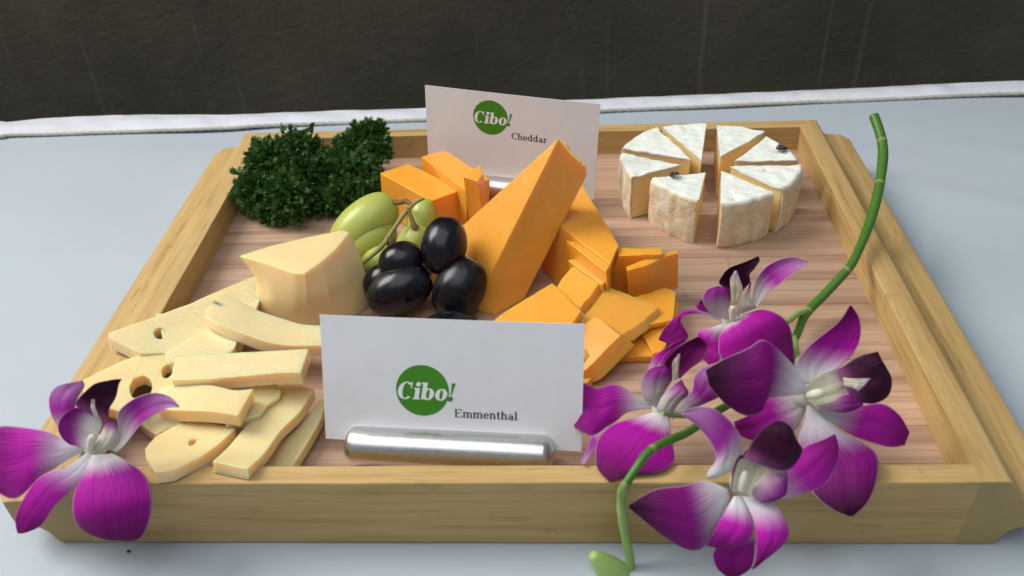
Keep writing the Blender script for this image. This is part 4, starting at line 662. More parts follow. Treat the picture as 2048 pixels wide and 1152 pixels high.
CHED = 'cheddar pieces on the tray'
EMM = 'emmental pieces on the tray'
for key, nm, mat, label in (
    ('ched_block_front', 'cheddar_block', 'ched', 'orange cheddar block beside the green grapes, front of the two by the parsley'),
    ('ched_block_back', 'cheddar_block', 'ched', 'orange cheddar block right below the green logo of the rear card'),
    ('ched_upright_left', 'cheddar_slice', 'ched', 'thin cheddar sliver standing upright against the cheddar block by the rear card holder'),
    ('ched_block_right', 'cheddar_block', 'ched', 'cheddar block behind the tall wedge, nearest the camembert'),
    ('ched_lean', 'cheddar_slice', 'ched', 'thick cheddar slice leaning against the front of the right cheddar block'),
    ('ched_stand_back', 'cheddar_slice', 'ched', 'cheddar slice standing on edge, rear of the two upright slices on the right'),
    ('ched_stand_front', 'cheddar_slice', 'ched', 'cheddar slice standing on edge with ragged right side, front of the two'),
    ('ched_flat_right', 'cheddar_slice', 'ched', 'flat cheddar slice at the right edge of the pile beside the orchid petal'),
    ('ched_flat_front', 'cheddar_slice', 'ched', 'lowest flat cheddar slice lying on the board at the front of the pile'),
    ('ched_moist_big', 'cheddar_slice', 'ched_wet', 'large beaded moist cheddar slice in the middle of the pile'),
    ('ched_moist_front', 'cheddar_slice', 'ched_wet', 'moist cheddar slice with cracked edge beside the right end of the front card'),
    ('ched_chip', 'cheddar_slice', 'ched', 'small cheddar corner peeking out low behind the front card'),
    ('ched_top_front', 'cheddar_slice', 'ched_wet', 'cheddar slice above the top edge of the front card, in front of the tall wedge'),
    ('ched_top_back', 'cheddar_slice', 'ched_wet', 'square moist cheddar slice on top of the pile, behind the front slice'),
    ('ched_fan_low', 'cheddar_slice', 'ched', 'narrow cheddar slice leaning low in the fan, just behind the square moist slice'),
    ('ched_fan_right', 'cheddar_slice', 'ched', 'thin flat cheddar slice under the front upright slice'),
    ('emm_front_left', 'emmental_slice', 'emm', 'emmental slice with a small eye hanging over the front rail, leftmost of the front three'),
    ('emm_hole', 'emmental_slice', 'emm', 'pale emmental slice with a large hole behind the left orchid'),
    ('emm_left', 'emmental_slice', 'emm_wet', 'pale emmental slice with one small round hole lying over the left rail'),
    ('emm_ragged', 'emmental_slice', 'emm', 'thin emmental slice with a torn end under the short bar'),
    ('emm_end', 'emmental_slice', 'emm_wet', 'glossy emmental slice end low beside the left orchid')):
    o = prism_mesh(nm, PRISMS[key], M[mat], None)
    tag(o, label, 'cheese', CHED if nm.startswith('ched') else EMM)

def strip_mesh(name, spec, mat, nu=22, nv=9):
    L = catmull(spec['L'], nu); R = catmull(spec['R'], nu); grid = []
    sd = RND.uniform(0, 50)
    for i in range(nu):
        for j in range(nv):
            p = L[i].lerp(R[i], j / (nv - 1))
            p.z += 0.02 * noise.noise(Vector((p.x * 0.9, p.y * 0.9, sd)))
            grid.append(p)
    v, f = sheet_solid(grid, nu, nv, spec['th'], (0, 0, 1))
    return mesh_obj(name, v, f, mat, None, bevel=0.035, seg=2, origin=base_of(v))
for key, mat, label in (
    ('emm_under', 'emm_wet', 'rearmost emmental slice running under the emmental wedge'),
    ('emm_moist_end', 'emm_wet', 'short beaded emmental slice end between the bent slice and the flat bar'),
    ('emm_bent', 'emm_wet', 'bent emmental slice in front of the emmental wedge, reaching behind the front card'),
    ('emm_bar_top', 'emm_wet', 'beaded straight emmental bar on top of the slice pile'),
    ('emm_bar_low', 'emm', 'thick emmental bar with a faceted end beside the left orchid'),
    ('emm_front_mid', 'emm', 'curved emmental slice over the front rail, middle of the front three'),
    ('emm_front_right', 'emm', 'emmental slice lying in shade beside the front card, right of the front three')):
    tag(strip_mesh('emmental_slice', STRIPS[key], M[mat]), label, 'cheese', EMM)

def build_cheddar_wedge():
    W = {k: V(p) for k, p in CHED_WEDGE.items()}
    # pie-shaped wedge: left triangular face, right dark face with a rough broken top end
    def seg(a, b, n, j):
        o = []
        for i in range(1, n):
            p = a.lerp(b, i / n); o.append(p + Vector((RND.gauss(0, j), RND.gauss(0, j), RND.gauss(0, j))))
        return o
    tip = [W['A0']] + seg(W['A0'], W['Em'], 5, 0.035) + [W['Em']] + seg(W['Em'], W['E0'], 6, 0.05) + [W['E0']]
    back = [p + Vector((0.15, 0.9, -0.9)) for p in tip]
    vs = []; fs = []
    def a(p): vs.append(p); return len(vs) - 1
    t = [a(p) for p in tip]
    B0, Bf, Br, E1, D0, D1 = (a(W[k]) for k in ('B0', 'Bf', 'Br', 'E1', 'D0', 'D1'))
    fs.append((t[0], D0, B0))                       # lit left face
    fs.append(tuple([B0, Bf, Br, E1] + t[::-1]))    # shaded right face
    fs.append((B0, D0, D1, Br, Bf))                 # underside
    fs.append(tuple([E1, Br, D1]))
    fs.append(tuple([D0] + t + [E1, D1]))           # rear face with the rough end
    bm_v, bm_f = vs, fs
    o = mesh_obj('cheddar_wedge', bm_v, bm_f, M['ched_wet'], None, bevel=0.06, seg=3, origin=base_of(vs))
    tag(o, 'tall orange cheddar wedge standing on end beside the black grapes', 'cheese', CHED)
build_cheddar_wedge()

def build_emmental_wedge():
    n = 40; rings = []
    keys = [[V(p) for p in r] for r in EMM_WEDGE]
    def closed(r):
        pts = []; K = len(r)
        for i in range(K):
            p0, p1, p2, p3 = r[i - 1], r[i], r[(i + 1) % K], r[(i + 2) % K]
            for k in range(4):
                t = k / 4.0
                q = 0.5 * ((2 * p1) + (p2 - p0) * t + (2 * p0 - 5 * p1 + 4 * p2 - p3) * t * t + (3 * p1 - p0 - 3 * p2 + p3) * t ** 3)
                pts.append(q.lerp(p1.lerp(p2, t), 0.9))
        return pts
    K = [closed(r) for r in keys]; n = len(K[0]); vs = []; fs = []
    levels = 13
    for l in range(levels):
        w = l / (levels - 1) * 3; i = min(int(w), 2); t = w - i
        for k in range(n):
            p0 = K[max(i - 1, 0)][k]; p1 = K[i][k]; p2 = K[i + 1][k]; p3 = K[min(i + 2, 3)][k]
            q = 0.5 * ((2 * p1) + (p2 - p0) * t + (2 * p0 - 5 * p1 + 4 * p2 - p3) * t * t + (3 * p1 - p0 - 3 * p2 + p3) * t ** 3)
            q = q + Vector((1, 0.4, 0)) * 0.05 * noise.noise(q * 0.8)
            vs.append(q)
    for l in range(levels - 1):
        for k in range(n): fs.append((l * n + k, l * n + (k + 1) % n, (l + 1) * n + (k + 1) % n, (l + 1) * n + k))
    fs.append(tuple(range(n))[::-1])
    # top: inset ring then a flat cap, so that the rim is softly rounded
    c = sum((vs[(levels - 1) * n + k] for k in range(n)), Vector()) / n
    o0 = (levels - 1) * n
    for s, dz in ((0.975, 0.035), (0.94, 0.045)):
        b = len(vs)
        for k in range(n):
            p = c.lerp(vs[o0 + k], s); p.z += dz; vs.append(p)
        prev = o0 if s > 0.94 else b - n
        for k in range(n): fs.append((prev + k, prev + (k + 1) % n, b + (k + 1) % n, b + k))
    fs.append(tuple(len(vs) - n + k for k in range(n)))
    o = mesh_obj('emmental_wedge', vs, fs, M['emm'], None, origin=base_of(vs), sharp=24)
    tag(o, 'pale yellow emmental wedge with a pointed overhanging corner beside the black grapes', 'cheese', EMM)
build_emmental_wedge()

def build_camembert():
    z0, z1 = CAMEMBERT['z0'], CAMEMBERT['z1']
    labels = ['camembert wedge at the far left of the wheel with an open cut face', 'camembert wedge at the front left of the gap carrying a fly',
              'camembert wedge at the back left between two thin cuts', 'camembert wedge at the very back just left of the wide gap',
              'camembert wedge at the very back just right of the wide gap', 'camembert wedge at the back right carrying a fly near its rim',
              'camembert wedge at the far right of the wheel', 'camembert wedge at the front just right of the wide gap']
    for wi, (tip, a, b) in enumerate(CAMEMBERT['w']):
        T, A, B = V(tip), V(a), V(b)
        if (A - T).cross(B - T).z < 0: A, B = B, A
        n = 18; sd = wi * 7.3
        mid = (A + B) / 2; out = (mid - T); out.z = 0; out.normalize()
        ch = (B - A).length; bul = ch * ch / (8 * 4.7)
        arc = []
        for i in range(n):
            w = i / (n - 1); p = A.lerp(B, w) + out * bul * (1 - (2 * w - 1) ** 2)
            # folds and dents in the rind
            p += out * (0.07 * noise.noise(Vector((w * 5.0, sd, 0))) - 0.13 * math.exp(-((w - 0.62) / 0.04) ** 2) * (1 if wi in (1, 7) else 0.3))
            arc.append(p)
        cen = (T + A + B) / 3; cen.z = z0
        root = thing('camembert_wedge', labels[wi], 'cheese', cen, 'camembert wedges of the cut wheel')
        R = 0.10
        # creamy inside: closed wedge a little inside the rind
        inner = []
        for zz in (z0 + 0.02, z1 - R):
            inner.append([Vector((T.x, T.y, zz))] + [Vector((p.x, p.y, zz)) - out * R for p in arc])
        m = n + 1
        vs = inner[0] + inner[1]; fs = [tuple(range(m))[::-1], tuple(range(m, 2 * m))]
        for k in range(m): fs.append((k, (k + 1) % m, (k + 1) % m + m, k + m))
        # cut faces bulge softly
        mesh_obj('paste', vs, fs, M['paste'], root, smooth=False, bevel=0.03)
        # rind: outer wall and top cap, with the top shoulder rounded
        nl = 16; grid = []; bloom = []
        prof = []
        hh = z1 - z0
        for q in range(9): prof.append((0.0, z0 + hh * 0.92 * q / 8, 0.0))
        for q in range(1, 5):
            t = q / 4 * math.pi / 2; prof.append((0.08 * hh * (1 - math.cos(t)) * 0.9, z0 + hh * 0.92 + hh * 0.08 * math.sin(t), 0.35 + 0.65 * q / 4))
        NT_ = 12
        for q in range(1, NT_ + 1): prof.append((None, q / NT_, 1.0))
        for i in range(n):
            w = i / (n - 1)
            for (s, z, bl) in prof:
                if s is None:
                    p0 = arc[i] - out * 0.072 * hh; p = p0.lerp(T, z); p.z = z1
                    ridg = 0.018 * math.sin(p.x * 9.0 + 2.5 * noise.noise(Vector((p.x, p.y, sd)))) * (1 - z)
                    p.z += 0.10 * noise.noise(Vector((p.x * 1.6, p.y * 1.6, sd))) * (1 - 0.3 * z) + ridg - 0.04
                else:
                    p = arc[i] - out * s; p.z = z
                    hgt = (z - z0) / hh
                    p += out * (0.06 * noise.noise(Vector((w * 6, z * 2.2, sd))) + 0.05 * math.sin(math.pi * min(1, hgt)) - 0.02)
                    if hgt > 0.9: p.z += 0.07 * noise.noise(Vector((p.x * 1.6, p.y * 1.6, sd)))
                    if hgt < 0.05: p -= out * 0.05
                grid.append(p); bloom.append(bl)
        K = len(prof)
        v, f = sheet_solid(grid, n, K, R, (out.x * 0.7, out.y * 0.7, 1.0))
        mesh_obj('rind', v, f, M['rind'], root, attr=('bloom', bloom + bloom))
build_camembert()

# ------------------------------------------------------------------ grapes
def ellipsoid(c, ax, a, b, nu=20, nv=28, dimple=0.0):
    c = V(c); ax = V(ax).normalized(); s = ax.cross(Vector((0, 0, 1)))
    if s.length < 1e-3: s = Vector((1, 0, 0))
    s.normalize(); t = ax.cross(s); vs = [c + ax * a * (1 - dimple)]; fs = []
    for i in range(1, nu):
        th = math.pi * i / nu
        x = math.cos(th); r = math.sin(th) ** 0.92 * b
        d = dimple * math.exp(-(th / 0.28) ** 2)
        for k in range(nv):
            ph = 2 * math.pi * k / nv
            w = 1 + 0.02 * noise.noise(Vector((math.cos(ph) * 1.3, math.sin(ph) * 1.3, x * 1.2 + c.x)))
            vs.append(c + ax * a * (x - d) + (s * math.cos(ph) + t * math.sin(ph)) * r * w)
    vs.append(c - ax * a)
    for k in range(nv): fs.append((0, 1 + k, 1 + (k + 1) % nv))
    for i in range(nu - 2):
        for k in range(nv):
            o = 1 + i * nv; fs.append((o + k, o + nv + k, o + nv + (k + 1) % nv, o + (k + 1) % nv))
    o = 1 + (nu - 2) * nv
    for k in range(nv): fs.append((len(vs) - 1, o + (k + 1) % nv, o + k))
    return vs, fs

BLK = ['upright black grape, topmost of the black grapes', 'small round black grape next to the green grape stem', 'large oval black grape lying left of centre above the front card',
       'large oval black grape leaning against the tall cheddar wedge', 'black grape mostly hidden beside the emmental wedge', 'black grape lying low behind the top edge of the front card']
bi = 0
bunch = thing('green_grape_bunch', 'small bunch of green grapes on a brown stem behind the black grapes', 'grapes', (-6.5, 2.0, ZF))
for kind, c_, ax, a_, b_ in GRAPES:
    v, f = ellipsoid(c_, ax, a_, b_, dimple=0.05)
    if kind == 'k':
        o = mesh_obj('black_grape', v, f, M['black_grape'], None, origin=base_of(v))
        tag(o, BLK[bi], 'grape', 'black grapes in the middle of the tray'); bi += 1
        e = V(c_) + V(ax) * a_ * 0.955
        sv, sf = tube([[*(e - V(ax) * .05), .14], [*(e + V(ax) * .03), .12], [*(e + V(ax) * .07), .07]], 9)
        mesh_obj('stalk_scar', sv, sf, M['grape_knob'], o)
    else:
        mesh_obj('grape', v, f, M['green_grape'], bunch)
for i, pth in enumerate(GRAPE_STEM):
    sp = smooth_path(pth, 18)
    for q, s in enumerate(sp): s[3] *= 1 + 0.22 * noise.noise(Vector((q * 0.7, i * 5.0, 0)))
    v, f = tube(sp, 9)
    mesh_obj('stem' if i == 0 else 'stem_branch', v, f, M['grape_stem'] if i in (0,) else M['grape_knob'], bunch)

# ------------------------------------------------------------------ name cards and their holders
def arc_ring(cx, cy, ro, ri, a0, a1, n=28):
    """band between two ellipses ro=(rx,ry), ri=(rx,ry), from angle a0 to a1 (degrees)"""
    q = []
    for i in range(n):
        t0 = math.radians(a0 + (a1 - a0) * i / n); t1 = math.radians(a0 + (a1 - a0) * (i + 1) / n)
        q.append([(cx + ro[0] * math.cos(t0), cy + ro[1] * math.sin(t0)), (cx + ro[0] * math.cos(t1), cy + ro[1] * math.sin(t1)),
                  (cx + ri[0] * math.cos(t1), cy + ri[1] * math.sin(t1)), (cx + ri[0] * math.cos(t0), cy + ri[1] * math.sin(t0))])
    return q
def rc(x0, y0, x1, y1): return [[(x0, y0), (x1, y0), (x1, y1), (x0, y1)]]
def dot(cx, cy, r): return arc_ring(cx, cy, (r, r), (0.001, 0.001), 0, 360, 14)

def glyph(ch, bold):
    """polygons of one letter (x-height 0.47, cap 0.70) and its advance"""
    s = 0.17 if bold else 0.11      # stem weight
    h = 0.06 if bold else 0.05       # hairline
    X = 0.47; CAP = 0.70; sf = 0.055 if bold else 0.05
    st = lambda x, y0, y1: rc(x - s / 2, y0, x + s / 2, y1)
    foot = lambda x, y=0.0, wd=0.0: rc(x - s / 2 - sf, y, x + s / 2 + sf + wd, y + h)
    head = lambda x, y: rc(x - s / 2 - sf, y - h, x + s / 2 - 0.002, y)
    def arch(x0, x1): return arc_ring((x0 + x1) / 2, X - 0.17, ((x1 - x0) / 2 + s / 2, 0.185), ((x1 - x0) / 2 - s / 2, 0.125), 0, 172, 16)
    if ch == 'C':
        p = arc_ring(0.33, 0.35, (0.31, 0.36), (0.31 - s * 1.05, 0.315), 48, 315) + rc(0.50, 0.46, 0.55, 0.70)
        return p, 0.64
    if ch == 'i': return st(0.14, 0, X) + foot(0.14) + head(0.14, X) + dot(0.14, 0.62, s * 0.56), 0.28
    if ch == 'b': return st(0.13, 0.02, CAP) + head(0.13, CAP) + arc_ring(0.29, 0.235, (0.23, 0.245), (0.23 - s, 0.20), -150, 150), 0.54
    if ch == 'o': return arc_ring(0.26, 0.235, (0.235, 0.245), (0.235 - s, 0.20), 0, 360), 0.54
    if ch == '!': return [[(0.09, 0.22), (0.13, 0.22), (0.20, 0.72), (0.06, 0.72)]] + dot(0.11, 0.075, s * 0.62), 0.26
    if ch == 'E': return (st(0.15, 0, CAP) + foot(0.15) + rc(0.05, CAP - h, 0.60, CAP) + rc(0.05, 0, 0.62, h) + rc(0.18, 0.345, 0.46, 0.345 + h)
                          + rc(0.57, 0.0, 0.62, 0.2) + rc(0.55, 0.52, 0.60, CAP) + rc(0.43, 0.27, 0.465, 0.44)), 0.68
    if ch == 'm': return st(0.12, 0, X) + head(0.12, X) + foot(0.12) + arch(0.12, 0.40) + st(0.40, 0, X - 0.17) + foot(0.40) + arch(0.40, 0.68) + st(0.68, 0, X - 0.17) + foot(0.68), 0.82
    if ch == 'n': return st(0.12, 0, X) + head(0.12, X) + foot(0.12) + arch(0.12, 0.41) + st(0.41, 0, X - 0.17) + foot(0.41), 0.55
    if ch == 'h': return st(0.12, 0, CAP) + head(0.12, CAP) + foot(0.12) + arch(0.12, 0.41) + st(0.41, 0, X - 0.17) + foot(0.41), 0.55
    if ch == 'e': return arc_ring(0.24, 0.235, (0.21, 0.245), (0.21 - s, 0.205), 5, 325) + rc(0.09, 0.225, 0.44, 0.225 + h), 0.49
    if ch == 't': return st(0.15, 0.06, 0.62) + rc(0.04, X - h, 0.31, X) + arc_ring(0.24, 0.11, (0.13, 0.12), (0.06, 0.075), 185, 320, 12), 0.36
    if ch == 'a': return st(0.36, 0.03, 0.33) + arc_ring(0.23, 0.32, (0.17, 0.16), (0.10, 0.12), 0, 160, 16) + arc_ring(0.21, 0.145, (0.17, 0.155), (0.17 - s, 0.11), 30, 345) + rc(0.33, 0, 0.50, h), 0.52
    if ch == 'l': return st(0.13, 0, CAP) + head(0.13, CAP) + foot(0.13), 0.27
    if ch == 'd': return st(0.40, 0.0, CAP) + head(0.40, CAP) + rc(0.40, 0, 0.52, h) + arc_ring(0.24, 0.235, (0.21, 0.245), (0.21 - s, 0.20), 30, 330), 0.56
    if ch == 'r': return st(0.12, 0, X) + head(0.12, X) + foot(0.12, 0, 0.03) + arc_ring(0.27, 0.32, (0.15, 0.16), (0.10, 0.11), 60, 175, 10) + dot(0.33, 0.40, 0.05), 0.40
    return [], 0.3

def build_card(spec, label, word, disc, wordpos, logo_r, smudges):
    BL, BR, TL, TR = (V(spec[k]) for k in ('BL', 'BR', 'TL', 'TR'))
    ex = (BR - BL); w = ex.length; ex.normalize(); ey = (TL - BL); h = ey.length; ey.normalize(); ez = ex.cross(ey).normalized()
    if ez.y > 0: ez = -ez
    root = thing('name_card', label, 'card', (BL + BR) / 2, 'name cards in steel holders')
    bow = lambda x: 0.05 * math.sin(math.pi * x / w)
    def at(x, y, lift): return BL + ex * x + ey * y + ez * (lift + bow(x) * (y / h))
    nx, ny = 24, 10
    grid = [at(w * i / (nx - 1), h * j / (ny - 1), 0.0) for i in range(nx) for j in range(ny)]
    v, f = sheet_solid(grid, nx, ny, 0.035, ez)
    mesh_obj('card_sheet', v, f, M['card'], root)
    cx, cy = disc; n = 48
    vs = [at(cx, cy, 0.004)] + [at(cx + logo_r * math.cos(2 * math.pi * k / n), cy + logo_r * math.sin(2 * math.pi * k / n), 0.004) for k in range(n)]
    vs += [p - ez * 0.003 for p in vs]
    fs = [(0, 1 + k, 1 + (k + 1) % n) for k in range(n)] + [(1 + k, 1 + (k + 1) % n, n + 2 + (k + 1) % n, n + 2 + k) for k in range(n)]
    mesh_obj('logo_disc', vs, fs, M['ink_green'], root)
    def text(name, s, x, y, size, mat, bold, shear, track=0.0, only=None):
        v, f = [], []; px = x; k = 0
        for ch in s:
            polys, adv = glyph(ch, bold)
            if only is None or ch in only:
                for q in polys:
                    o = len(v); k += 1
                    lift = 0.0085 + 0.00004 * k
                    for (gx, gy) in q: v.append(at(px + (gx + gy * shear) * size, y + gy * size, lift))
                    f.append(tuple(range(o, o + len(q))))
            px += (adv + track) * size
        mesh_obj(name, v, f, mat, root, smooth=False)
        return px - x
    # logo word: white letters across the disc, the exclamation mark green outside it
    size = logo_r * 0.97
    text('logo_letters', 'Cibo', cx - logo_r * 1.0, cy - logo_r * 0.36, size, M['ink_white'], True, 0.17, 0.0)
    xe = cx - logo_r * 1.0 + sum(glyph(c, True)[1] for c in 'Cibo') * size
    text('logo_mark', '!', xe - 0.02, cy - logo_r * 0.36, size, M['ink_green'], True, 0.20)
    if smudges:
        k = 14; sx, sy = w - 0.22, 1.05
        sv = [at(sx + 0.055 * math.cos(6.283 * q / k) * (1 + .3 * math.sin(q * 2.7)), sy + 0.08 * math.sin(6.283 * q / k), 0.004) for q in range(k)]
        mesh_obj('smudge', sv, [tuple(range(k))], M['smudge'], root, smooth=False)
    text('printed_word', word, wordpos[0], wordpos[1], wordpos[2], M['ink_black'], False, 0.0, 0.0)
    return root

def build_holder(label, a, b, r):
    a, b = V(a), V(b); L = (b - a).length; d = (b - a).normalized()
    root = thing('card_holder', label, 'card holder', ((a + b) / 2).to_tuple()[:2] + (ZF,), 'steel card holders')
    e = r * 0.55
    prof = [(0.0, 0.35), (0.10, 0.52), (0.30, 0.76), (0.62, 0.93), (0.92, 0.99), (1.0, 1.0)]
    path = []
    for t, k in prof: path.append([*(a + d * (e * t)), r * k])
    for q in range(1, 10): path.append([*(a + d * (e + (L - 2 * e) * q / 10)), r])
    for t, k in prof[::-1]: path.append([*(b - d * (e * t)), r * k])
    v, f = tube(path, 48)
    o = mesh_obj('cylinder_body', v, f, M['steel'], root)
    return root

build_card(CARD_FRONT, 'front white name card with green logo reading Emmenthal, in front of the grapes', 'Emmenthal', CARD_FRONT['disc'], CARD_FRONT['word'], CARD_FRONT['r'], True)
build_card(CARD_BACK, 'rear white name card with green logo reading Cheddar, behind the cheddar', 'Cheddar', CARD_BACK['disc'], CARD_BACK['word'], CARD_BACK['r'], False)
build_holder('brushed steel cylinder holding the front card just inside the front rail', *HOLDER_FRONT)
build_holder('brushed steel cylinder holding the rear card, mostly hidden behind cheddar', *HOLDER_BACK)

# ------------------------------------------------------------------ parsley
def build_parsley():
    labs = ['large curly parsley sprig in the back left corner of the tray', 'curly parsley sprig lying between the large sprig and the cheddar block', 'small curly parsley sprig against the back rail left of the rear card']
    for si, balls in enumerate(PARSLEY):
        rng = random.Random(50 + si)
        cb = sum((V(b) for b in balls), Vector()) / len(balls)
        root = thing('parsley_sprig', labs[si], 'parsley', (cb.x, cb.y, ZF), 'curly parsley sprigs')
        vs, fs = [], []
        for bx, by, bz, rx, ry in balls:
            c = Vector((bx, by, bz)); n = int(430 * (rx * ry) + 90)
            for k in range(n):
                d = Vector((rng.gauss(0, 1), rng.gauss(0, 1), rng.gauss(0, 1))).normalized()
                rr = rng.uniform(0.3, 1.0) ** 0.6
                lump = 1 + 0.5 * noise.noise(d * 2.3 + Vector((bx, by, 0)))
                p = c + Vector((d.x * rx, d.y * ry, d.z * ry)) * rr * lump
                if p.z < ZF + 0.08: p.z = ZF + 0.08 + rng.uniform(0, 0.15)
                dirn = (d + Vector((rng.gauss(0, .55), rng.gauss(0, .55), rng.gauss(0, .55) + .25))).normalized()
                side = dirn.cross(Vector((rng.gauss(0, 1), rng.gauss(0, 1), rng.gauss(0, 1)))).normalized()
                nor = dirn.cross(side)
                L = rng.uniform(0.28, 0.56); w = L * rng.uniform(0.55, 0.85); cu = rng.uniform(-0.12, 0.22) * L * 2
                o = len(vs)
                pts = [(0, 0, 0), (-.5, .42, .3), (-.34, .55, .1), (-.42, .86, .55), (-.12, .74, .1), (0, 1.05, .6), (.12, .74, .1), (.42, .86, .55), (.34, .55, .1), (.5, .42, .3)]
                for (a, b, z) in pts: vs.append(p + side * a * w + dirn * b * L + nor * (z * cu * 2))
                fs += [(o, o + 1, o + 2), (o, o + 2, o + 4), (o + 2, o + 3, o + 4), (o, o + 4, o + 6), (o + 4, o + 5, o + 6), (o, o + 6, o + 8), (o + 6, o + 7, o + 8), (o, o + 8, o + 9)]
        lv = mesh_obj('leaves', vs, fs, M['leaf'], root, smooth=False)
        lv['kind'] = 'stuff'
        parts = []
        hub = Vector((cb.x, cb.y - 0.4, ZF + 0.25))
        for b in balls:
            c = Vector(b[:3])
            parts.append(tube(smooth_path([[*hub, .09], [*(hub.lerp(c, .5) + Vector((rng.uniform(-.3, .3), rng.uniform(-.3, .3), .1))), .07], [*c, .05]], 8), 6))
            for k in range(5):
                e = c + Vector((rng.gauss(0, .5) * b[3], rng.gauss(0, .5) * b[4], abs(rng.gauss(0, .5)) * b[4]))
                parts.append(tube([[*c, .05], [*c.lerp(e, .6), .04], [*e, .025]], 5))
        v, f = merge(parts)
        mesh_obj('stalks', v, f, M['leaf_stalk'], root)
build_parsley()

# ------------------------------------------------------------------ orchids
def petal_mesh(name, spec, nrm, mat, parent, seed):
    _, _, ribs, cup = spec
    nu, nv = 20, 11
    RB = [catmull(r, nu) for r in ribs]
    Lp, Rp = RB[0], RB[-1]; n = V(nrm); grid = []; uv = []
    if name == 'column':
        pth = [[*((Lp[i] + Rp[i]) / 2 + n * cup * 0.5), max(0.05, (Lp[i] - Rp[i]).length * 0.42) * (1 - 0.5 * (i / 19) ** 6)] for i in range(nu)]
        v, f = tube(pth, 12)
        return mesh_obj(name, v, f, mat, parent, uvs=[(0.5, 0.5)] * len(v), subsurf=1)
    size = max((Lp[-1] - Lp[0]).length, 0.5)
    for i in range(nu):
        u = i / (nu - 1)
        for j in range(nv):
            v = j / (nv - 1); e = 2 * v - 1
            p = Lp[i].lerp(Rp[i], v) if len(RB) == 2 else catmull([r[i] for r in RB], nv)[j]
            wid = (Rp[i] - Lp[i]).length
            k = min(1.0, wid / (0.5 * size)) * math.sin(math.pi * min(1, 0.15 + 0.85 * u)) ** 0.5 if u < 1 else 0
            p = p + n * cup * (1 - e * e) * k
            p = p - n * 0.06 * cup / (abs(cup) + 1e-6) * math.exp(-(e / 0.10) ** 2) * k        # mid-vein crease
            p = p + n * 0.07 * noise.noise(Vector((u * 3.2, v * 2.2, seed))) * (0.3 + u)
            grid.append(p); uv.append((u, v))
    v, f = sheet_solid(grid, nu, nv, (lambda i, j: 0.035 if 0 < j < nv - 1 else 0.02), nrm)
    return mesh_obj(name, v, f, mat, parent, uvs=uv + uv, subsurf=1)

def build_flower(key, parent=None, label=None):
    F = FLOWERS[key]; c = V(F['c']); n = V(F['n'])
    back = c - n * 0.35
    # the throat and ovary are the flower's own mesh; petals, sepals and lip hang from it
    v, f = ellipsoid(tuple(c - n * 0.15), tuple(n), 0.30, 0.42, 10, 18)
    if parent is None:
        root = thing('orchid_flower', label, 'orchid', c)
        mesh_obj('throat', v, f, M['cream'], root, uvs=[(0.2, 0.5)] * len(v))
    else:
        root = mesh_obj('flower', v, f, M['cream'], parent, uvs=[(0.2, 0.5)] * len(v))
        root['label'] = label
    for i, spec in enumerate(F['p']):
        petal_mesh(spec[0], spec, F['n'], M[spec[1]], root, i * 3.7 + len(key))
    return root

build_flower('left', None, 'single purple and white orchid flower draped over the front left tray corner')
spray = thing('orchid_spray', 'cut orchid spray with four purple and white flowers over the front rail', 'orchid', (10, -9, ZF))
sp = smooth_path(STEM, 70)
for q, s_ in enumerate(sp): s_[3] *= 1 + 0.10 * noise.noise(Vector((q * 0.23, 2.0, 0)))
v, f = tube(sp, 14); mesh_obj('stem', v, f, M['stem'], spray)
v, f = tube(smooth_path(STEM_LOW, 24), 12); o = mesh_obj('stem_tip', v, f, M['stem_pale'], spray); o['label'] = 'pale green hanging end of the stem'
for i, nd in enumerate(NODES):
    p = V(nd); j = min(range(len(sp)), key=lambda q: (V(sp[q]) - p).length); a = V(sp[max(j - 1, 0)]); b = V(sp[min(j + 1, len(sp) - 1)])
    d = (b - a).normalized(); r = sp[j][3]; q = V(sp[j])
    v, f = tube([[*(q - d * .09), r * 1.0], [*(q - d * .05), r * 1.05], [*(q + d * .05), r * 1.07], [*(q + d * .09), r * 1.0]], 14)
    mesh_obj('stem_node', v, f, M['node'], spray)
for pth in PEDICELS:
    v, f = tube(smooth_path(pth, 14), 10); mesh_obj('flower_stalk', v, f, M['stem_pale'], spray)
v, f = tube(smooth_path(BUD, 16), 16); o = mesh_obj('bud', v, f, M['bud'], spray, subsurf=1)
build_flower('top', spray, 'rear flower of the spray with petals spread over the board')
build_flower('right', spray, 'right flower of the spray with one dark purple petal, its shade painted in')
build_flower('low', spray, 'left flower of the spray touching the front card')
build_flower('front', spray, 'front flower of the spray hanging over the front rail')

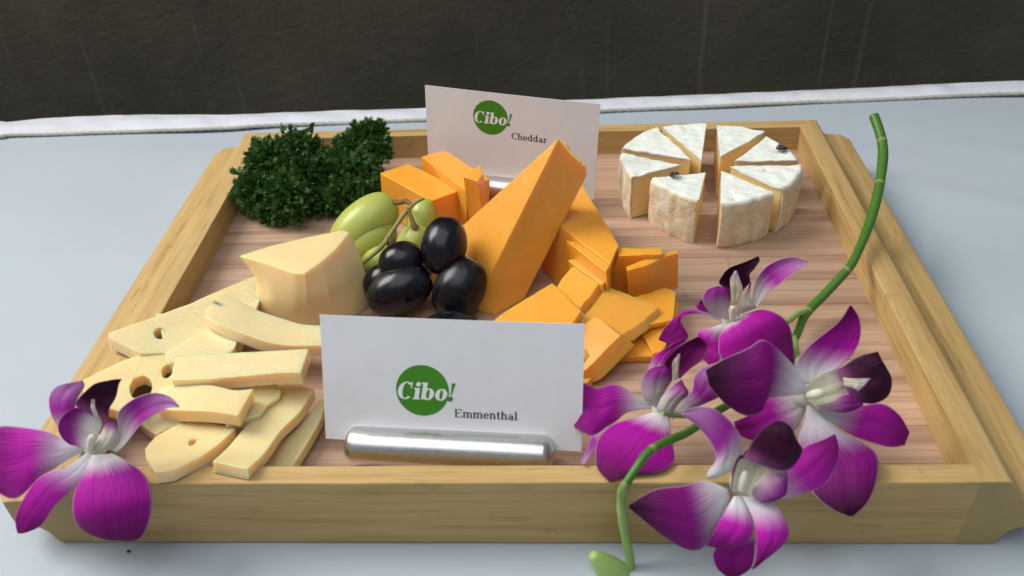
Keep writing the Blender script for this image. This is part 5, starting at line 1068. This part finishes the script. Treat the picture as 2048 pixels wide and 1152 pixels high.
# ------------------------------------------------------------------ flies
for i, (c_, lab) in enumerate(zip(FLIES, ['small dark fly on the camembert wedge left of the gap', 'small dark fly at the rim of the back right camembert wedge'])):
    c = V(c_); root = thing('fly', lab, 'fly', c, 'flies on the camembert')
    an = (0.5, -0.35)[i]; d = Vector((math.cos(an), math.sin(an), 0.05)); s = Vector((-d.y, d.x, 0))
    k = (0.9, 1.05)[i]
    a, b = ellipsoid(tuple(c + Vector((0, 0, .13 * k)) - d * .10 * k), tuple(d), .19 * k, .115 * k, 8, 12); mesh_obj('abdomen', a, b, M['fly'], root)
    a, b = ellipsoid(tuple(c + Vector((0, 0, .15 * k)) + d * .11 * k), tuple(d), .11 * k, .10 * k, 8, 12); mesh_obj('thorax', a, b, M['fly'], root)
    a, b = ellipsoid(tuple(c + Vector((0, 0, .13 * k)) + d * .235 * k), tuple(s), .075 * k, .06 * k, 8, 10); mesh_obj('head', a, b, M['fly'], root)
    for sg in (-1, 1):
        p0 = c + Vector((0, 0, .24 * k)) + d * .08 * k + s * sg * .04 * k; g = []
        for q in range(6):
            for r in range(3):
                u = q / 5; g.append(p0 - d * .36 * k * u + s * sg * (0.05 + .10 * u + (r - 1) * .07 * math.sin(math.pi * (0.1 + .85 * u))) * k + Vector((0, 0, -.05 * u * k)))
        a, b = sheet_solid(g, 6, 3, 0.006, (0, 0, 1)); mesh_obj('wing', a, b, M['wing'], root)
        for q in (-.06, .08, .17):
            st = c + Vector((0, 0, .11 * k)) + d * q * k
            a, b = tube([[*st, .016], [*(st + s * sg * .13 * k + Vector((0, 0, .05 * k))), .013], [*(st + s * sg * .24 * k + d * (q - .05) * k + Vector((0, 0, -.13 * k))), .009]], 5)
            mesh_obj('leg', a, b, M['fly'], root)

# ------------------------------------------------------------------ a stray crumb
v, f = ellipsoid((-14.45, -13.95, 0.03), (1, 0.3, 0.1), 0.07, 0.05, 7, 9)
tag(mesh_obj('crumb', v, f, M['crumb'], None, origin=base_of(v)), 'tiny dark crumb on the tablecloth below the left orchid', 'crumb')
